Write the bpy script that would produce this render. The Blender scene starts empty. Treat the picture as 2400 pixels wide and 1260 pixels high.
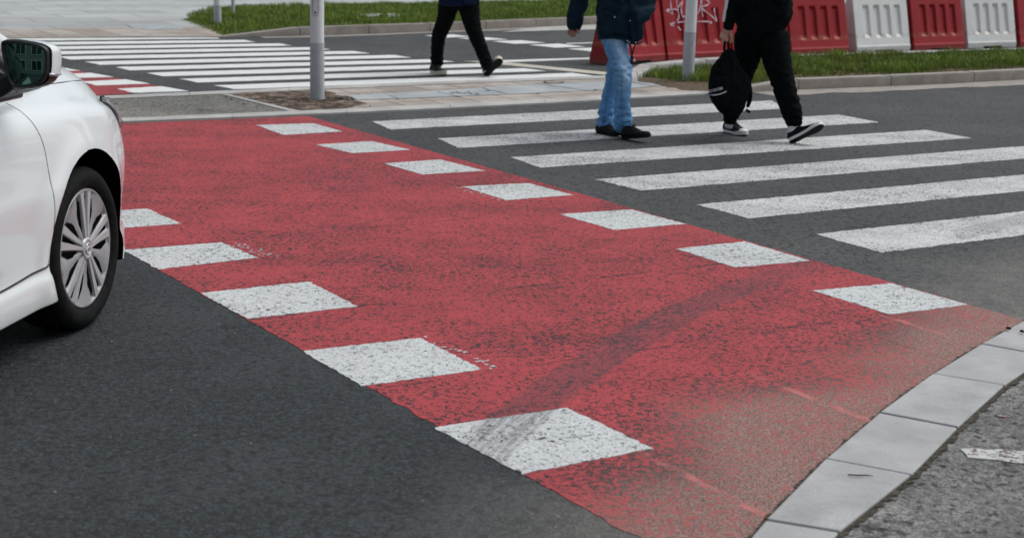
import bpy, bmesh, math, random
import numpy as np
from mathutils import Vector, Matrix, noise
from mathutils.bvhtree import BVHTree
random.seed(7); rng = np.random.default_rng(7)
C = bpy.context.scene.collection
R = math.radians

# ------------------------------------------------------------------ camera maths
F, PITCH, ROLL, H = 3619.5, 0.223042, 0.02704, 1.6545
_c, _s = math.cos(PITCH), math.sin(PITCH)
_fw = Vector((0, _c, -_s)); _u0 = Vector((0, _s, _c)); _r0 = Vector((1, 0, 0))
_rt = _r0 * math.cos(ROLL) + _u0 * math.sin(ROLL)
_up = _u0 * math.cos(ROLL) - _r0 * math.sin(ROLL)
EYE = Vector((0, 0, H))
def ray(x, y): return _fw * F + _rt * (x - 1200) + _up * (630 - y)
def G(x, y, z=0.0):                       # point of the level z seen at photo position x, y
    d = ray(x, y); return EYE + d * ((z - H) / d.z)
def P(x, y, Y):                           # point at the distance Y
    d = ray(x, y); return EYE + d * (Y / d.y)
cam = bpy.data.objects.new('camera', bpy.data.cameras.new('camera')); C.objects.link(cam)
cam.matrix_world = Matrix(((_rt.x, _up.x, -_fw.x, 0), (_rt.y, _up.y, -_fw.y, 0), (_rt.z, _up.z, -_fw.z, H), (0, 0, 0, 1)))
cam.data.sensor_width = 36; cam.data.lens = F / 2400 * 36; cam.data.clip_end = 1000
cam.data.dof.use_dof = True; cam.data.dof.focus_distance = 7.5; cam.data.dof.aperture_fstop = 4.0
bpy.context.scene.camera = cam

# ------------------------------------------------------------------ nodes
AZ = math.radians(90 - 58.07)          # direction of the crossing's stripes, from +X
class NT:
    def __init__(self, name):
        self.m = bpy.data.materials.new(name); self.m.use_nodes = True
        self.t = self.m.node_tree; self.t.nodes.clear()
        self.out = self.n('ShaderNodeOutputMaterial'); self.b = self.n('ShaderNodeBsdfPrincipled')
        self.t.links.new(self.b.outputs[0], self.out.inputs[0])
    def n(self, typ, **kw):
        nd = self.t.nodes.new(typ)
        for k, v in kw.items(): setattr(nd, k, v)
        return nd
    def put(self, sock, v):
        if v is None: return
        if isinstance(v, bpy.types.NodeSocket): self.t.links.new(v, sock)
        elif isinstance(v, (tuple, list)) and sock.type == 'RGBA': sock.default_value = (*v[:3], 1)
        else: sock.default_value = v
    def math(self, op, a, b=None, c=None, clamp=False):
        nd = self.n('ShaderNodeMath', operation=op); nd.use_clamp = clamp
        self.put(nd.inputs[0], a); self.put(nd.inputs[1], b); self.put(nd.inputs[2], c); return nd.outputs[0]
    def mix(self, f, a, b, blend='MIX'):
        nd = self.n('ShaderNodeMix', data_type='RGBA', blend_type=blend)
        self.put(nd.inputs[0], f); self.put(nd.inputs[6], a); self.put(nd.inputs[7], b); return nd.outputs[2]
    def ramp(self, v, a, b, lo=0.0, hi=1.0):     # smooth step of v from a to b
        nd = self.n('ShaderNodeMapRange', interpolation_type='SMOOTHSTEP')
        self.put(nd.inputs[0], v); self.put(nd.inputs[1], a); self.put(nd.inputs[2], b); self.put(nd.inputs[3], lo); self.put(nd.inputs[4], hi); return nd.outputs[0]
    def pos(self): return self.n('ShaderNodeNewGeometry').outputs['Position']
    def obj(self): return self.n('ShaderNodeTexCoord').outputs['Object']
    def attr(self, name): return self.n('ShaderNodeAttribute', attribute_name=name).outputs['Fac']
    def noise(self, vec, scale, detail=3, rough=.55, dist=0.0):
        nd = self.n('ShaderNodeTexNoise'); self.put(nd.inputs['Vector'], vec)
        nd.inputs['Scale'].default_value = scale; nd.inputs['Detail'].default_value = detail
        nd.inputs['Roughness'].default_value = rough; nd.inputs['Distortion'].default_value = dist; return nd.outputs[0]
    def voro(self, vec, scale, feature='F1', out=0):
        nd = self.n('ShaderNodeTexVoronoi', feature=feature); self.put(nd.inputs['Vector'], vec)
        nd.inputs['Scale'].default_value = scale; return nd.outputs[out]
    def mapping(self, vec, rot=0, scale=(1, 1, 1), loc=(0, 0, 0)):
        nd = self.n('ShaderNodeMapping'); self.put(nd.inputs[0], vec)
        nd.inputs['Rotation'].default_value = (0, 0, rot); nd.inputs['Scale'].default_value = scale; nd.inputs['Location'].default_value = loc
        return nd.outputs[0]
    def bump(self, h, strength=.3, dist=.01):
        nd = self.n('ShaderNodeBump'); nd.inputs['Strength'].default_value = strength; nd.inputs['Distance'].default_value = dist
        self.put(nd.inputs['Height'], h); self.t.links.new(nd.outputs[0], self.b.inputs['Normal'])
    def done(self, col, rough=.8, spec=.3, metal=0.0):
        self.put(self.b.inputs['Base Color'], col); self.put(self.b.inputs['Roughness'], rough)
        self.b.inputs['Specular IOR Level'].default_value = spec; self.b.inputs['Metallic'].default_value = metal
        return self.m

def plain(name, col, rough=.6, spec=.4, metal=0.0, var=.12, scale=25, bump=0.0, coat=0.0):
    t = NT(name); v = t.obj()
    nz = t.noise(v, scale, 4)
    c = t.mix(t.ramp(nz, .25, .75), tuple(x * (1 - var) for x in col), tuple(min(1, x * (1 + var)) for x in col))
    if bump: t.bump(t.noise(v, scale * 4, 4), bump, .005)
    if coat: t.b.inputs['Coat Weight'].default_value = coat; t.b.inputs['Coat Roughness'].default_value = .03
    return t.done(c, rough, spec, metal)

def grains(t, v):          # stone chippings in a road surface: 0..1 brightness
    return t.math('ADD', t.math('MULTIPLY', t.noise(v, 170, 3, .7), .65), t.math('MULTIPLY', t.voro(v, 120), .5))

def skidmix(t, col, amt=.80):
    d = t.attr('skid'); f = t.attr('skidfade'); run = t.attr('skidrun')
    ad = t.math('ABSOLUTE', t.math('ADD', d, t.math('MULTIPLY', t.math('SUBTRACT', t.noise(t.pos(), 3.5, 4), .5), .3)))
    band = t.ramp(ad, 1.06, .75)
    cv = t.n('ShaderNodeCombineXYZ'); t.put(cv.inputs[0], t.math('MULTIPLY', d, 5.5)); t.put(cv.inputs[1], t.math('MULTIPLY', run, 9.0))
    st = t.ramp(t.noise(cv.outputs[0], 1.0, 3, .6), .36, .60, .38, 1.0)
    br = t.ramp(t.noise(t.pos(), 42, 3, .6), .33, .62, .55, 1.0)
    k = t.math('MULTIPLY', t.math('MULTIPLY', band, st), t.math('MULTIPLY', br, f))
    return t.mix(t.math('MULTIPLY', k, amt), col, (.062, .050, .058))

def paint(name, col, pit=.37, soft=.03, pscale=34, dirt=.25, crack=.5, worncol=(.20, .165, .15), var=.16, dirtcol=None, lines=(), seams=(), sk=.66, under=((.018, .018, .021), (.070, .068, .070))):
    t = NT(name); v = t.pos(); wear = t.attr('wear')
    n1 = t.noise(v, pscale, 3, .6, .6)
    n2 = t.noise(v, pscale * 2.6, 2, .5, .3)
    n = t.math('ADD', t.math('MULTIPLY', n1, .7), t.math('MULTIPLY', n2, .3))
    big = t.noise(v, 1.3, 4, .6)
    bands = t.noise(t.mapping(v, -AZ, (.22, 1.5, 1)), 1.0, 5, .62)
    patchy = t.noise(v, 4.2, 5, .68)
    thr = t.math('ADD', t.math('ADD', t.math('MULTIPLY', t.math('SUBTRACT', bands, .5), .17), t.math('MULTIPLY', t.math('SUBTRACT', patchy, .5), .16)), t.math('MULTIPLY', wear, .11))
    thr = t.math('ADD', thr, t.math('ADD', t.math('MULTIPLY', t.math('SUBTRACT', big, .5), .16), pit))
    keep = t.ramp(n, thr, t.math('ADD', thr, soft))
    # short worm-like gaps between the road's chippings
    r1 = t.math('ABSOLUTE', t.math('SUBTRACT', t.noise(v, pscale * .62, 3, .6, .5), .5))
    r2 = t.noise(v, pscale * .8, 2, .5)
    wm = t.math('MULTIPLY', t.ramp(r1, .020, .008), t.ramp(r2, .46, .56))
    keep = t.math('MULTIPLY', keep, t.math('SUBTRACT', 1.0, t.math('MULTIPLY', wm, crack)))
    g = grains(t, v)
    cell = t.voro(v, pscale * 2.2)
    lit = t.math('MULTIPLY', t.ramp(g, .2, .9, 1 - var, 1 + var), t.ramp(cell, .15, .75, 1.06, .84))
    cc = t.n('ShaderNodeVectorMath', operation='SCALE'); cc.inputs[0].default_value = col; t.put(cc.inputs['Scale'], lit)
    dc = dirtcol or tuple(x * .55 for x in col)
    cd = t.mix(t.math('MULTIPLY', t.ramp(t.noise(v, 2.1, 6, .68), .40, .70), dirt), cc.outputs[0], dc)
    cd = t.mix(t.math('MULTIPLY', t.ramp(t.noise(v, 22, 4, .7), .50, .72), dirt), cd, dc)
    cd = t.mix(t.ramp(bands, .44, .66, 0, dirt * .65), cd, dc)
    cd = t.mix(t.math('MULTIPLY', t.ramp(wear, .1, 1.0), .7), cd, worncol)
    asp = t.mix(t.ramp(g, .25, .85), *under)
    asp = t.mix(t.ramp(wear, .15, .9), asp, t.mix(t.ramp(g, .25, .8), (.045, .029, .026), (.36, .222, .192)))
    c = t.mix(keep, asp, cd)
    if lines:
        s = t.n('ShaderNodeSeparateXYZ'); t.put(s.inputs[0], v)
        for (nx, ny, k0, wd, amt) in lines:
            d = t.math('ADD', t.math('MULTIPLY', s.outputs[0], nx), t.math('MULTIPLY', s.outputs[1], ny))
            d = t.math('ABSOLUTE', t.math('SUBTRACT', t.math('ADD', d, t.math('MULTIPLY', t.noise(v, 6, 3), .05)), k0 + .025))
            c = t.mix(t.math('MULTIPLY', t.ramp(d, wd, wd * .3), t.ramp(t.noise(v, 3.5, 4, .65), .40, .6, .1, amt)), c, (.035, .022, .026))
        for (nx, ny, k0, wd, amt) in seams:
            d = t.math('ADD', t.math('MULTIPLY', s.outputs[0], nx), t.math('MULTIPLY', s.outputs[1], ny))
            d = t.math('ABSOLUTE', t.math('SUBTRACT', t.math('ADD', d, t.math('MULTIPLY', t.noise(v, 9, 3), .04)), k0 + .02))
            c = t.mix(t.math('MULTIPLY', t.math('MULTIPLY', t.ramp(d, wd, wd * .3), t.ramp(wear, .15, .5)), t.ramp(t.noise(v, 5, 5, .7), .40, .58, 0, amt)), c, (.52, .17, .16))
    c = skidmix(t, c, sk)
    t.bump(t.math('ADD', t.math('MULTIPLY', keep, .7), t.math('MULTIPLY', g, .5)), .45, .006)
    return t.done(c, .75, .25)

def asphalt(name, dark, light, patch, pitf=.35, stain=.3, side=None, region=None):
    t = NT(name); v = t.pos(); g = grains(t, v)
    c = t.mix(t.ramp(g, .28, .88), dark, light)
    mid = t.n('ShaderNodeVectorMath', operation='SCALE'); t.put(mid.inputs[0], c); t.put(mid.inputs['Scale'], t.ramp(t.noise(v, 46, 3, .7), .33, .67, .52, 1.45)); c = mid.outputs[0]
    c = t.mix(t.math('MULTIPLY', t.ramp(t.noise(v, .9, 5, .62), .40, .70), stain), c, patch)
    if region:           # older, rougher and browner surface on the other side of the joint line
        px, py, k0, od, ol, op = region
        sx = t.n('ShaderNodeSeparateXYZ'); t.put(sx.inputs[0], v)
        d = t.math('ADD', t.math('MULTIPLY', sx.outputs[0], px), t.math('MULTIPLY', sx.outputs[1], py))
        m = t.ramp(t.math('ADD', d, t.math('MULTIPLY', t.noise(v, 3, 3), .1)), k0, k0 + .15)
        o = t.mix(t.ramp(g, .25, .85), od, ol)
        o = t.mix(t.ramp(t.noise(v, .7, 5, .65), .38, .7, 0, .6), o, op)
        o = t.mix(t.ramp(t.noise(v, 26, 4, .62, .7), .46, .36, 0, .75), o, (.030, .030, .033))
        c = t.mix(m, c, o)
    pits = t.ramp(t.noise(v, 34, 3, .6, .7), pitf + .07, pitf - .01, 0, .9)
    c = t.mix(pits, c, (.016, .017, .019))
    wob = t.n('ShaderNodeTexNoise'); t.put(wob.inputs['Vector'], v); wob.inputs['Scale'].default_value = 30
    ws = t.n('ShaderNodeVectorMath', operation='SCALE'); t.put(ws.inputs[0], wob.outputs[1]); ws.inputs['Scale'].default_value = .06
    wa = t.n('ShaderNodeVectorMath', operation='ADD'); t.put(wa.inputs[0], v); t.put(wa.inputs[1], ws.outputs[0])
    p2_ = t.math('MULTIPLY', t.ramp(t.voro(wa.outputs[0], 19), .30, .18), t.ramp(t.voro(wa.outputs[0], 19, 'F1', 1), .58, .62))
    c = t.mix(t.math('MULTIPLY', p2_, .8), c, (.010, .011, .012))
    rip = t.math('MULTIPLY', t.ramp(t.noise(v, 3.2, 5, .65), .57, .68), t.ramp(t.noise(v, 26, 4, .6), .46, .54))
    c = t.mix(t.math('MULTIPLY', rip, .7), c, (.012, .012, .014))
    c = t.mix(t.math('MULTIPLY', t.attr('dust'), t.ramp(t.noise(v, 9, 4, .7), .25, .75, .4, 1.0)), c, t.mix(t.ramp(g, .25, .85), (.10, .092, .085), (.27, .25, .23)))
    sp = t.math('MULTIPLY', t.ramp(t.voro(v, 13), .075, .045), t.ramp(t.voro(v, 13, 'F1', 1), .60, .66))
    c = t.mix(t.math('MULTIPLY', sp, .6), c, (.35, .34, .32))
    c = skidmix(t, c, .35)
    t.bump(g, .55, .005)
    return t.done(c, .78, .28)

# ------------------------------------------------------------------ objects
OFF = Vector((0, 0, 0))        # vertices are given in world space; a part is stored relative to its thing's base
def tag(o, label=None, cat=None, group=None, kind=None):
    if label: o['label'] = label
    if cat: o['category'] = cat
    if group: o['group'] = group
    if kind: o['kind'] = kind
    return o
def empty(name, loc=(0, 0, 0), rotz=0):
    o = bpy.data.objects.new(name, None); C.objects.link(o); o.location = loc; o.rotation_euler = (0, 0, rotz); o.empty_display_size = .2
    return o
def mesh(name, vs, fs, mat, parent=None, smooth=False, kind=None):
    me = bpy.data.meshes.new(name)
    me.from_pydata([tuple(Vector(v) - OFF) for v in vs], [], [tuple(f) for f in fs])
    return link(name, me, mat, parent, smooth, kind)
def link(name, me, mat, parent=None, smooth=False, kind=None):
    for m in (mat if isinstance(mat, (list, tuple)) else [mat]): me.materials.append(m)
    if smooth:
        me.polygons.foreach_set('use_smooth', [True] * len(me.polygons))
    me.update()
    o = bpy.data.objects.new(name, me); C.objects.link(o)
    if parent: o.parent = parent
    if kind: o['kind'] = kind
    return o
def bmobj(name, bm, mat, parent=None, smooth=False, kind=None):
    me = bpy.data.meshes.new(name)
    bmesh.ops.recalc_face_normals(bm, faces=bm.faces)
    bm.to_mesh(me); bm.free()
    if OFF.length: me.transform(Matrix.Translation(-OFF))
    return link(name, me, mat, parent, smooth, kind)

def smooth_path(pts, n):
    pts = [np.array(p, float) for p in pts]
    if len(pts) < 3: n = max(n, 1)
    out = []
    for i in range(len(pts) - 1):
        p0 = pts[max(i - 1, 0)]; p1 = pts[i]; p2 = pts[i + 1]; p3 = pts[min(i + 2, len(pts) - 1)]
        for k in range(n):
            t = k / n
            out.append(.5 * (2 * p1 + (p2 - p0) * t + (2 * p0 - 5 * p1 + 4 * p2 - p3) * t * t + (3 * p1 - p0 - 3 * p2 + p3) * t ** 3))
    out.append(pts[-1]); return out

def tube_geo(rings, seg=16, sub=4, cap=.45, base=0, side=None):
    """rings: (x,y,z,rx,ry); rx lies across the picture, ry in depth. Returns closed tube."""
    pr = smooth_path(rings, sub)
    a = np.array(pr)
    T = np.gradient(a[:, :3], axis=0); T /= np.linalg.norm(T, axis=1)[:, None] + 1e-9
    full = []
    r0 = a[0].copy(); r1 = a[-1].copy()
    if cap:
        for k in (1.0, .72, .38):
            q = r0.copy(); q[:3] = q[:3] - T[0] * r0[3] * cap * k; q[3:] = q[3:] * math.sqrt(max(0.02, 1 - k * k * .98)); full.append((q, T[0]))
    for q, t in zip(a, T): full.append((q, t))
    if cap:
        for k in (.38, .72, 1.0):
            q = r1.copy(); q[:3] = q[:3] + T[-1] * r1[3] * cap * k; q[3:] = q[3:] * math.sqrt(max(0.02, 1 - k * k * .98)); full.append((q, T[-1]))
    vs, fs = [], []
    ref = np.array(side if side is not None else (0, 1, 0), float)
    for q, t in full:
        s = np.cross(t, ref)
        if np.linalg.norm(s) < .2: s = np.cross(t, np.array([1.0, 0, .3]))
        s /= np.linalg.norm(s); n = np.cross(s, t)
        for k in range(seg):
            an = 2 * math.pi * k / seg
            vs.append(q[:3] + s * q[3] * math.cos(an) + n * q[4] * math.sin(an))
    m = len(full)
    for i in range(m - 1):
        for k in range(seg):
            k2 = (k + 1) % seg
            fs.append((base + i * seg + k, base + i * seg + k2, base + (i + 1) * seg + k2, base + (i + 1) * seg + k))
    fs.append(tuple(base + k for k in range(seg))[::-1]); fs.append(tuple(base + (m - 1) * seg + k for k in range(seg)))
    return vs, fs

def tubes_mesh(tubes, **kw):
    V, Fc = [], []
    for tb in tubes:
        v, f = tube_geo(tb, base=len(V), **kw); V += v; Fc += f
    return V, Fc

def fuse(tubes, voxel=.012, it=4, fold=None, extra=None, **kw):
    """join tubes into one continuous skin; fold(v, n) gives an outward displacement"""
    V, Fc = tubes_mesh(tubes, **kw)
    if extra:
        for v, f in extra:
            b = len(V); V += list(v); Fc += [tuple(i + b for i in q) for q in f]
    me = bpy.data.meshes.new('tmp'); me.from_pydata([tuple(v) for v in V], [], Fc)
    bm = bmesh.new(); bm.from_mesh(me); bmesh.ops.recalc_face_normals(bm, faces=bm.faces); bm.to_mesh(me); bm.free()
    o = bpy.data.objects.new('tmp', me); C.objects.link(o)
    rm = o.modifiers.new('r', 'REMESH'); rm.mode = 'VOXEL'; rm.voxel_size = voxel
    sm = o.modifiers.new('s', 'SMOOTH'); sm.factor = .5; sm.iterations = it
    dg = bpy.context.evaluated_depsgraph_get(); dg.update()
    out = bpy.data.meshes.new_from_object(o.evaluated_get(dg))
    bpy.data.objects.remove(o); bpy.data.meshes.remove(me)
    out.materials.clear()
    if fold:
        ns = [v.normal.copy() for v in out.vertices]
        for v, n in zip(out.vertices, ns): v.co += n * fold(v.co, n)
    out.transform(Matrix.Translation(-OFF)); out.update()
    return out

def inside(poly, x, y):
    r = False; j = len(poly) - 1
    for i in range(len(poly)):
        xi, yi = poly[i][0], poly[i][1]; xj, yj = poly[j][0], poly[j][1]
        if (yi > y) != (yj > y) and x < (xj - xi) * (y - yi) / (yj - yi + 1e-12) + xi: r = not r
        j = i
    return r
def seg_dist(pts, x, y):
    """signed distance (left +) to a polyline, and the run along it 0..1"""
    best = (1e9, 0, 0); L = [0]
    for a, b in zip(pts, pts[1:]): L.append(L[-1] + math.hypot(b[0] - a[0], b[1] - a[1]))
    for i, (a, b) in enumerate(zip(pts, pts[1:])):
        dx, dy = b[0] - a[0], b[1] - a[1]; l2 = dx * dx + dy * dy
        t0 = ((x - a[0]) * dx + (y - a[1]) * dy) / l2; t = max(0, min(1, t0))
        ex, ey = x - a[0] - t * dx, y - a[1] - t * dy; d = math.hypot(ex, ey)
        if d < best[0]: best = (d, math.copysign(1, dx * ey - dy * ex), (L[i] + t * math.sqrt(l2)) / L[-1])
    return best[0] * best[1], best[2]

# edge of the foreground kerb on the carriageway side, and the tyre track
KERB_IN = [G(*p) for p in ((3080, 560), (2880, 590), (2710, 622), (2560, 662), (2480, 712), (2400, 762), (2300, 817), (2186, 888), (2061, 980), (1935, 1089), (1795, 1234), (1640, 1420), (1500, 1620))]
KERB_OUT = [G(*p) for p in ((3420, 592), (3200, 625), (2990, 662), (2800, 708), (2672, 752), (2558, 796), (2453, 846), (2352, 915), (2243, 1015), (2134, 1127), (1965, 1262), (1795, 1450), (1640, 1650))]
SKID = [(p.x, p.y) for p in smooth_path([G(*q) for q in ((1010, 1200), (1130, 1060), (1255, 945), (1400, 845), (1560, 752), (1720, 682), (1905, 622), (2060, 590))], 4) for p in [Vector(p)]]
SKID2 = [(p.x, p.y) for p in (G(1990, 612), G(2200, 562), (G(2420, 508)), G(2650, 455))]
def wear_at(x, y):
    d, _ = seg_dist([(p.x, p.y) for p in KERB_IN], x, y); d = abs(d)
    n = noise.noise(Vector((x * 1.1, y * 1.1, 3.1))) * .35 + noise.noise(Vector((x * 3, y * 3, 9.1))) * .15
    w = 1.0 - (d + n * .9) / 0.85
    return max(0.0, min(1.0, w * 1.1))
def attrs(o, wear=None, dust=None):
    me = o.data; n = len(me.vertices); A = {k: np.zeros(n, np.float32) for k in ('wear', 'dust', 'skid', 'skidfade', 'skidrun')}
    mw = o.matrix_basis
    for i, v in enumerate(me.vertices):
        p = v.co + OFF
        if wear: A['wear'][i] = wear(p.x, p.y)
        if dust: A['dust'][i] = dust(p.x, p.y)
        if 3.5 < p.y < 9 and -1 < p.x < 2.45:
            d, t = seg_dist(SKID, p.x, p.y)
            A['skid'][i] = max(-4, min(4, d / .105)); A['skidrun'][i] = t; A['skidfade'][i] = max(0, min(1, t / .1)) * max(0, min(1, (1 - t) / .35)) if abs(d) < .5 else 0
        elif 7.5 < p.y < 11 and 2 < p.x < 6:
            d, t = seg_dist(SKID2, p.x, p.y); A['skid'][i] = max(-4, min(4, d / .10)); A['skidrun'][i] = t; A['skidfade'][i] = .55 if abs(d) < .5 else 0
        else: A['skid'][i] = 4
    for k, a in A.items():
        at = me.attributes.new(k, 'FLOAT', 'POINT'); at.data.foreach_set('value', a)

def patch(name, a, b, c, d, z, mat, res=.1, jit=.006, parent=None, kind=None, wear=None, dust=None):
    """flat sheet over the quad a b c d with slightly ragged edges"""
    a, b, c, d = (Vector((p[0], p[1], 0)) for p in (a, b, c, d))
    nu = max(2, int(max((b - a).length, (c - d).length) / res)); nv = max(2, int(max((d - a).length, (c - b).length) / res))
    vs, fs = [], []
    for j in range(nv + 1):
        for i in range(nu + 1):
            u, w = i / nu, j / nv
            p = a.lerp(b, u).lerp(d.lerp(c, u), w)
            if i in (0, nu) or j in (0, nv):
                p += Vector((random.gauss(0, 1), random.gauss(0, 1), 0)) * jit
            vs.append((p.x, p.y, z))
    for j in range(nv):
        for i in range(nu):
            k = j * (nu + 1) + i; fs.append((k, k + 1, k + nu + 2, k + nu + 1))
    loop = [i for i in range(nu + 1)] + [j * (nu + 1) + nu for j in range(1, nv + 1)] + [nv * (nu + 1) + i for i in range(nu - 1, -1, -1)] + [j * (nu + 1) for j in range(nv - 1, 0, -1)]
    k0 = len(vs); vs += [(vs[i][0], vs[i][1], 0.0) for i in loop]; m = len(loop)
    fs += [(loop[i], k0 + i, k0 + (i + 1) % m, loop[(i + 1) % m]) for i in range(m)]
    o = mesh(name, vs, fs, mat, parent, kind=kind); attrs(o, wear, dust); return o
def flat(name, poly, z, mat, parent=None, kind=None, jit=0.0, step=.12):
    pts = []
    for p, q in zip(poly, poly[1:] + poly[:1]):
        p = Vector((p[0], p[1])); q = Vector((q[0], q[1])); n = max(1, int((q - p).length / step)) if jit else 1
        for k in range(n):
            r = p.lerp(q, k / n); pts.append((r.x + random.gauss(0, 1) * jit, r.y + random.gauss(0, 1) * jit, z))
    bm = bmesh.new(); vs = [bm.verts.new(p) for p in pts]; f = bm.faces.new(vs); f.normal_update()
    if f.normal.z < 0: f.normal_flip()
    bmesh.ops.triangulate(bm, faces=bm.faces)
    me = bpy.data.meshes.new(name); bm.to_mesh(me); bm.free(); me.transform(Matrix.Translation(-OFF))
    return link(name, me, mat, parent, kind=kind)

# ------------------------------------------------------------------ world
SUN_EL, SUN_AZ = R(56), R(68)        # azimuth from +Y towards +X
w = bpy.data.worlds.new('World'); bpy.context.scene.world = w; w.use_nodes = True
nt = w.node_tree; nt.nodes.clear()
sky = nt.nodes.new('ShaderNodeTexSky'); sky.sky_type = 'NISHITA'; sky.sun_disc = False
sky.sun_elevation = SUN_EL; sky.sun_rotation = SUN_AZ; sky.dust_density = 4.0; sky.air_density = 1.0
hs = nt.nodes.new('ShaderNodeHueSaturation'); hs.inputs['Saturation'].default_value = .42
bg = nt.nodes.new('ShaderNodeBackground'); bg.inputs[1].default_value = .11
ow = nt.nodes.new('ShaderNodeOutputWorld')
tint = nt.nodes.new('ShaderNodeMix'); tint.data_type = 'RGBA'; tint.blend_type = 'MULTIPLY'; tint.inputs[0].default_value = 1; tint.inputs[7].default_value = (.955, 1.0, 1.0, 1)
nt.links.new(sky.outputs[0], hs.inputs['Color']); nt.links.new(hs.outputs[0], tint.inputs[6]); nt.links.new(tint.outputs[2], bg.inputs[0]); nt.links.new(bg.outputs[0], ow.inputs[0])
sun = bpy.data.objects.new('sun', bpy.data.lights.new('sun', 'SUN')); C.objects.link(sun)
sun.data.energy = 1.25; sun.data.angle = R(42); sun.data.color = (1, .985, .955)
sd = Vector((math.sin(SUN_AZ) * math.cos(SUN_EL), math.cos(SUN_AZ) * math.cos(SUN_EL), math.sin(SUN_EL)))
sun.rotation_euler = sd.to_track_quat('Z', 'Y').to_euler()
vs_ = bpy.context.scene.view_settings; vs_.view_transform = 'Standard'; vs_.look = 'None'; vs_.exposure = 0.14; vs_.gamma = 1

# ------------------------------------------------------------------ materials
dA = Vector((math.cos(AZ), math.sin(AZ), 0)); dB = Vector((-math.sin(AZ), math.cos(AZ), 0))   # dB: away, to the left
_pl = G(580, 748)                       # on the joint between new and old surfacing (left edge of the red band)
_e = (G(1225, 1110) - G(370, 632)).normalized(); _nr = Vector((-_e.y, _e.x, 0))
if _nr.dot(G(1400, 700) - _pl) < 0: _nr = -_nr
M_road = asphalt('road_asphalt', (.009, .0115, .0132), (.052, .059, .065), (.060, .066, .070), .40, .5,
                 region=(_nr.x, _nr.y, _nr.dot(_pl), (.015, .017, .019), (.096, .100, .105), (.110, .106, .099)))
M_island = asphalt('island_asphalt', (.075, .071, .063), (.27, .255, .23), (.30, .28, .25), .38, .55)
M_footway = asphalt('footway_asphalt', (.08, .079, .077), (.32, .315, .30), (.065, .063, .059), .36, .8)
def bline(px, py, w_, a_): p = G(px, py); return (dB.x, dB.y, p.dot(dB), w_, a_)
M_red = paint('red_paint', (.455, .064, .074), pit=.437, pscale=44, dirt=.42, crack=1.0, worncol=(.36, .125, .115), under=((.020, .010, .012), (.085, .045, .048)), dirtcol=(.27, .042, .050),
              lines=(bline(845, 718, .012, .9), bline(610, 557, .010, .8), bline(1150, 872, .010, .7), bline(1605, 640, .008, .6), (dA.x, dA.y, G(1605, 640).dot(dA), .009, .6)),
              seams=((dA.x, dA.y, G(1900, 932).dot(dA), .022, .85), (dA.x, dA.y, G(1600, 1110).dot(dA), .022, .8), (dA.x, dA.y, G(2180, 775).dot(dA), .02, .8)))
M_white = paint('white_paint', (.63, .642, .645), pit=.375, pscale=40, dirt=.22, crack=1.0, var=.08, sk=.62, worncol=(.45, .43, .41))
M_zebra = paint('zebra_paint', (.66, .665, .66), pit=.40, pscale=52, dirt=.5, crack=.6, var=.10, worncol=(.4, .39, .37))
M_farwhite = paint('far_white_paint', (.80, .80, .79), pit=.30, dirt=.15, crack=.2)
M_cream = paint('cream_paint', (.62, .58, .50), pit=.33, dirt=.3, crack=.2)
def concrete(name, a, b, sc=6, fine=.14, edge=None):
    t = NT(name); v = t.pos()
    c = t.mix(t.ramp(t.noise(v, sc, 5, .6), .3, .7), a, b)
    g = t.noise(v, 180, 3, .7)
    c = t.mix(t.ramp(g, .3, .75, 0, fine * 2), c, tuple(x * .5 for x in a))
    dots = t.math('MULTIPLY', t.ramp(t.voro(v, 14), .05, .03), t.ramp(t.voro(v, 14, 'F1', 1), .55, .65))
    c = t.mix(t.math('MULTIPLY', dots, .7), c, (.05, .045, .04))
    st = t.ramp(t.noise(v, 2.1, 5, .7), .48, .74, 0, .5); c = t.mix(st, c, tuple(x * .62 for x in a))
    t.bump(g, .25, .003)
    return t.done(c, .85, .25)
M_kerb = concrete('kerb_concrete', (.40, .395, .40), (.51, .505, .51), 5, .22)
M_kerbwarm = concrete('warm_kerb_concrete', (.30, .265, .235), (.40, .36, .33), 5)
M_flush = concrete('flush_kerb_concrete', (.40, .385, .37), (.54, .525, .51), 3)
M_slab = concrete('grey_slab', (.36, .385, .40), (.48, .50, .515), 3)
def soilmat(name, a, b, sc=30):
    t = NT(name); v = t.pos(); nz = t.noise(v, sc, 5, .7)
    c = t.mix(t.ramp(nz, .3, .7), a, b); t.bump(nz, .9, .03); return t.done(c, .95, .1)
M_soil = soilmat('bare_soil', (.07, .052, .036), (.24, .18, .125))
def setts(name):
    t = NT(name); v = t.pos(); vo = t.n('ShaderNodeTexVoronoi'); t.put(vo.inputs['Vector'], v); vo.inputs['Scale'].default_value = 9
    r = t.n('ShaderNodeSeparateColor'); t.put(r.inputs[0], vo.outputs[1])
    c = t.mix(r.outputs[0], (.15, .11, .09), (.40, .31, .27)); c = t.mix(t.ramp(vo.outputs[0], .30, .62), c, (.06, .045, .035))
    nz = t.noise(v, 25, 5, .7); c = t.mix(t.ramp(nz, .42, .62, 0, .75), c, (.17, .125, .095))
    t.bump(t.math('ADD', nz, t.math('MULTIPLY', vo.outputs[0], -1.0)), .9, .03); return t.done(c, .95, .1)
M_rubble = setts('broken_setts')
M_dirt = soilmat('joint_dirt', (.05, .045, .037), (.15, .13, .105), 40)
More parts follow.
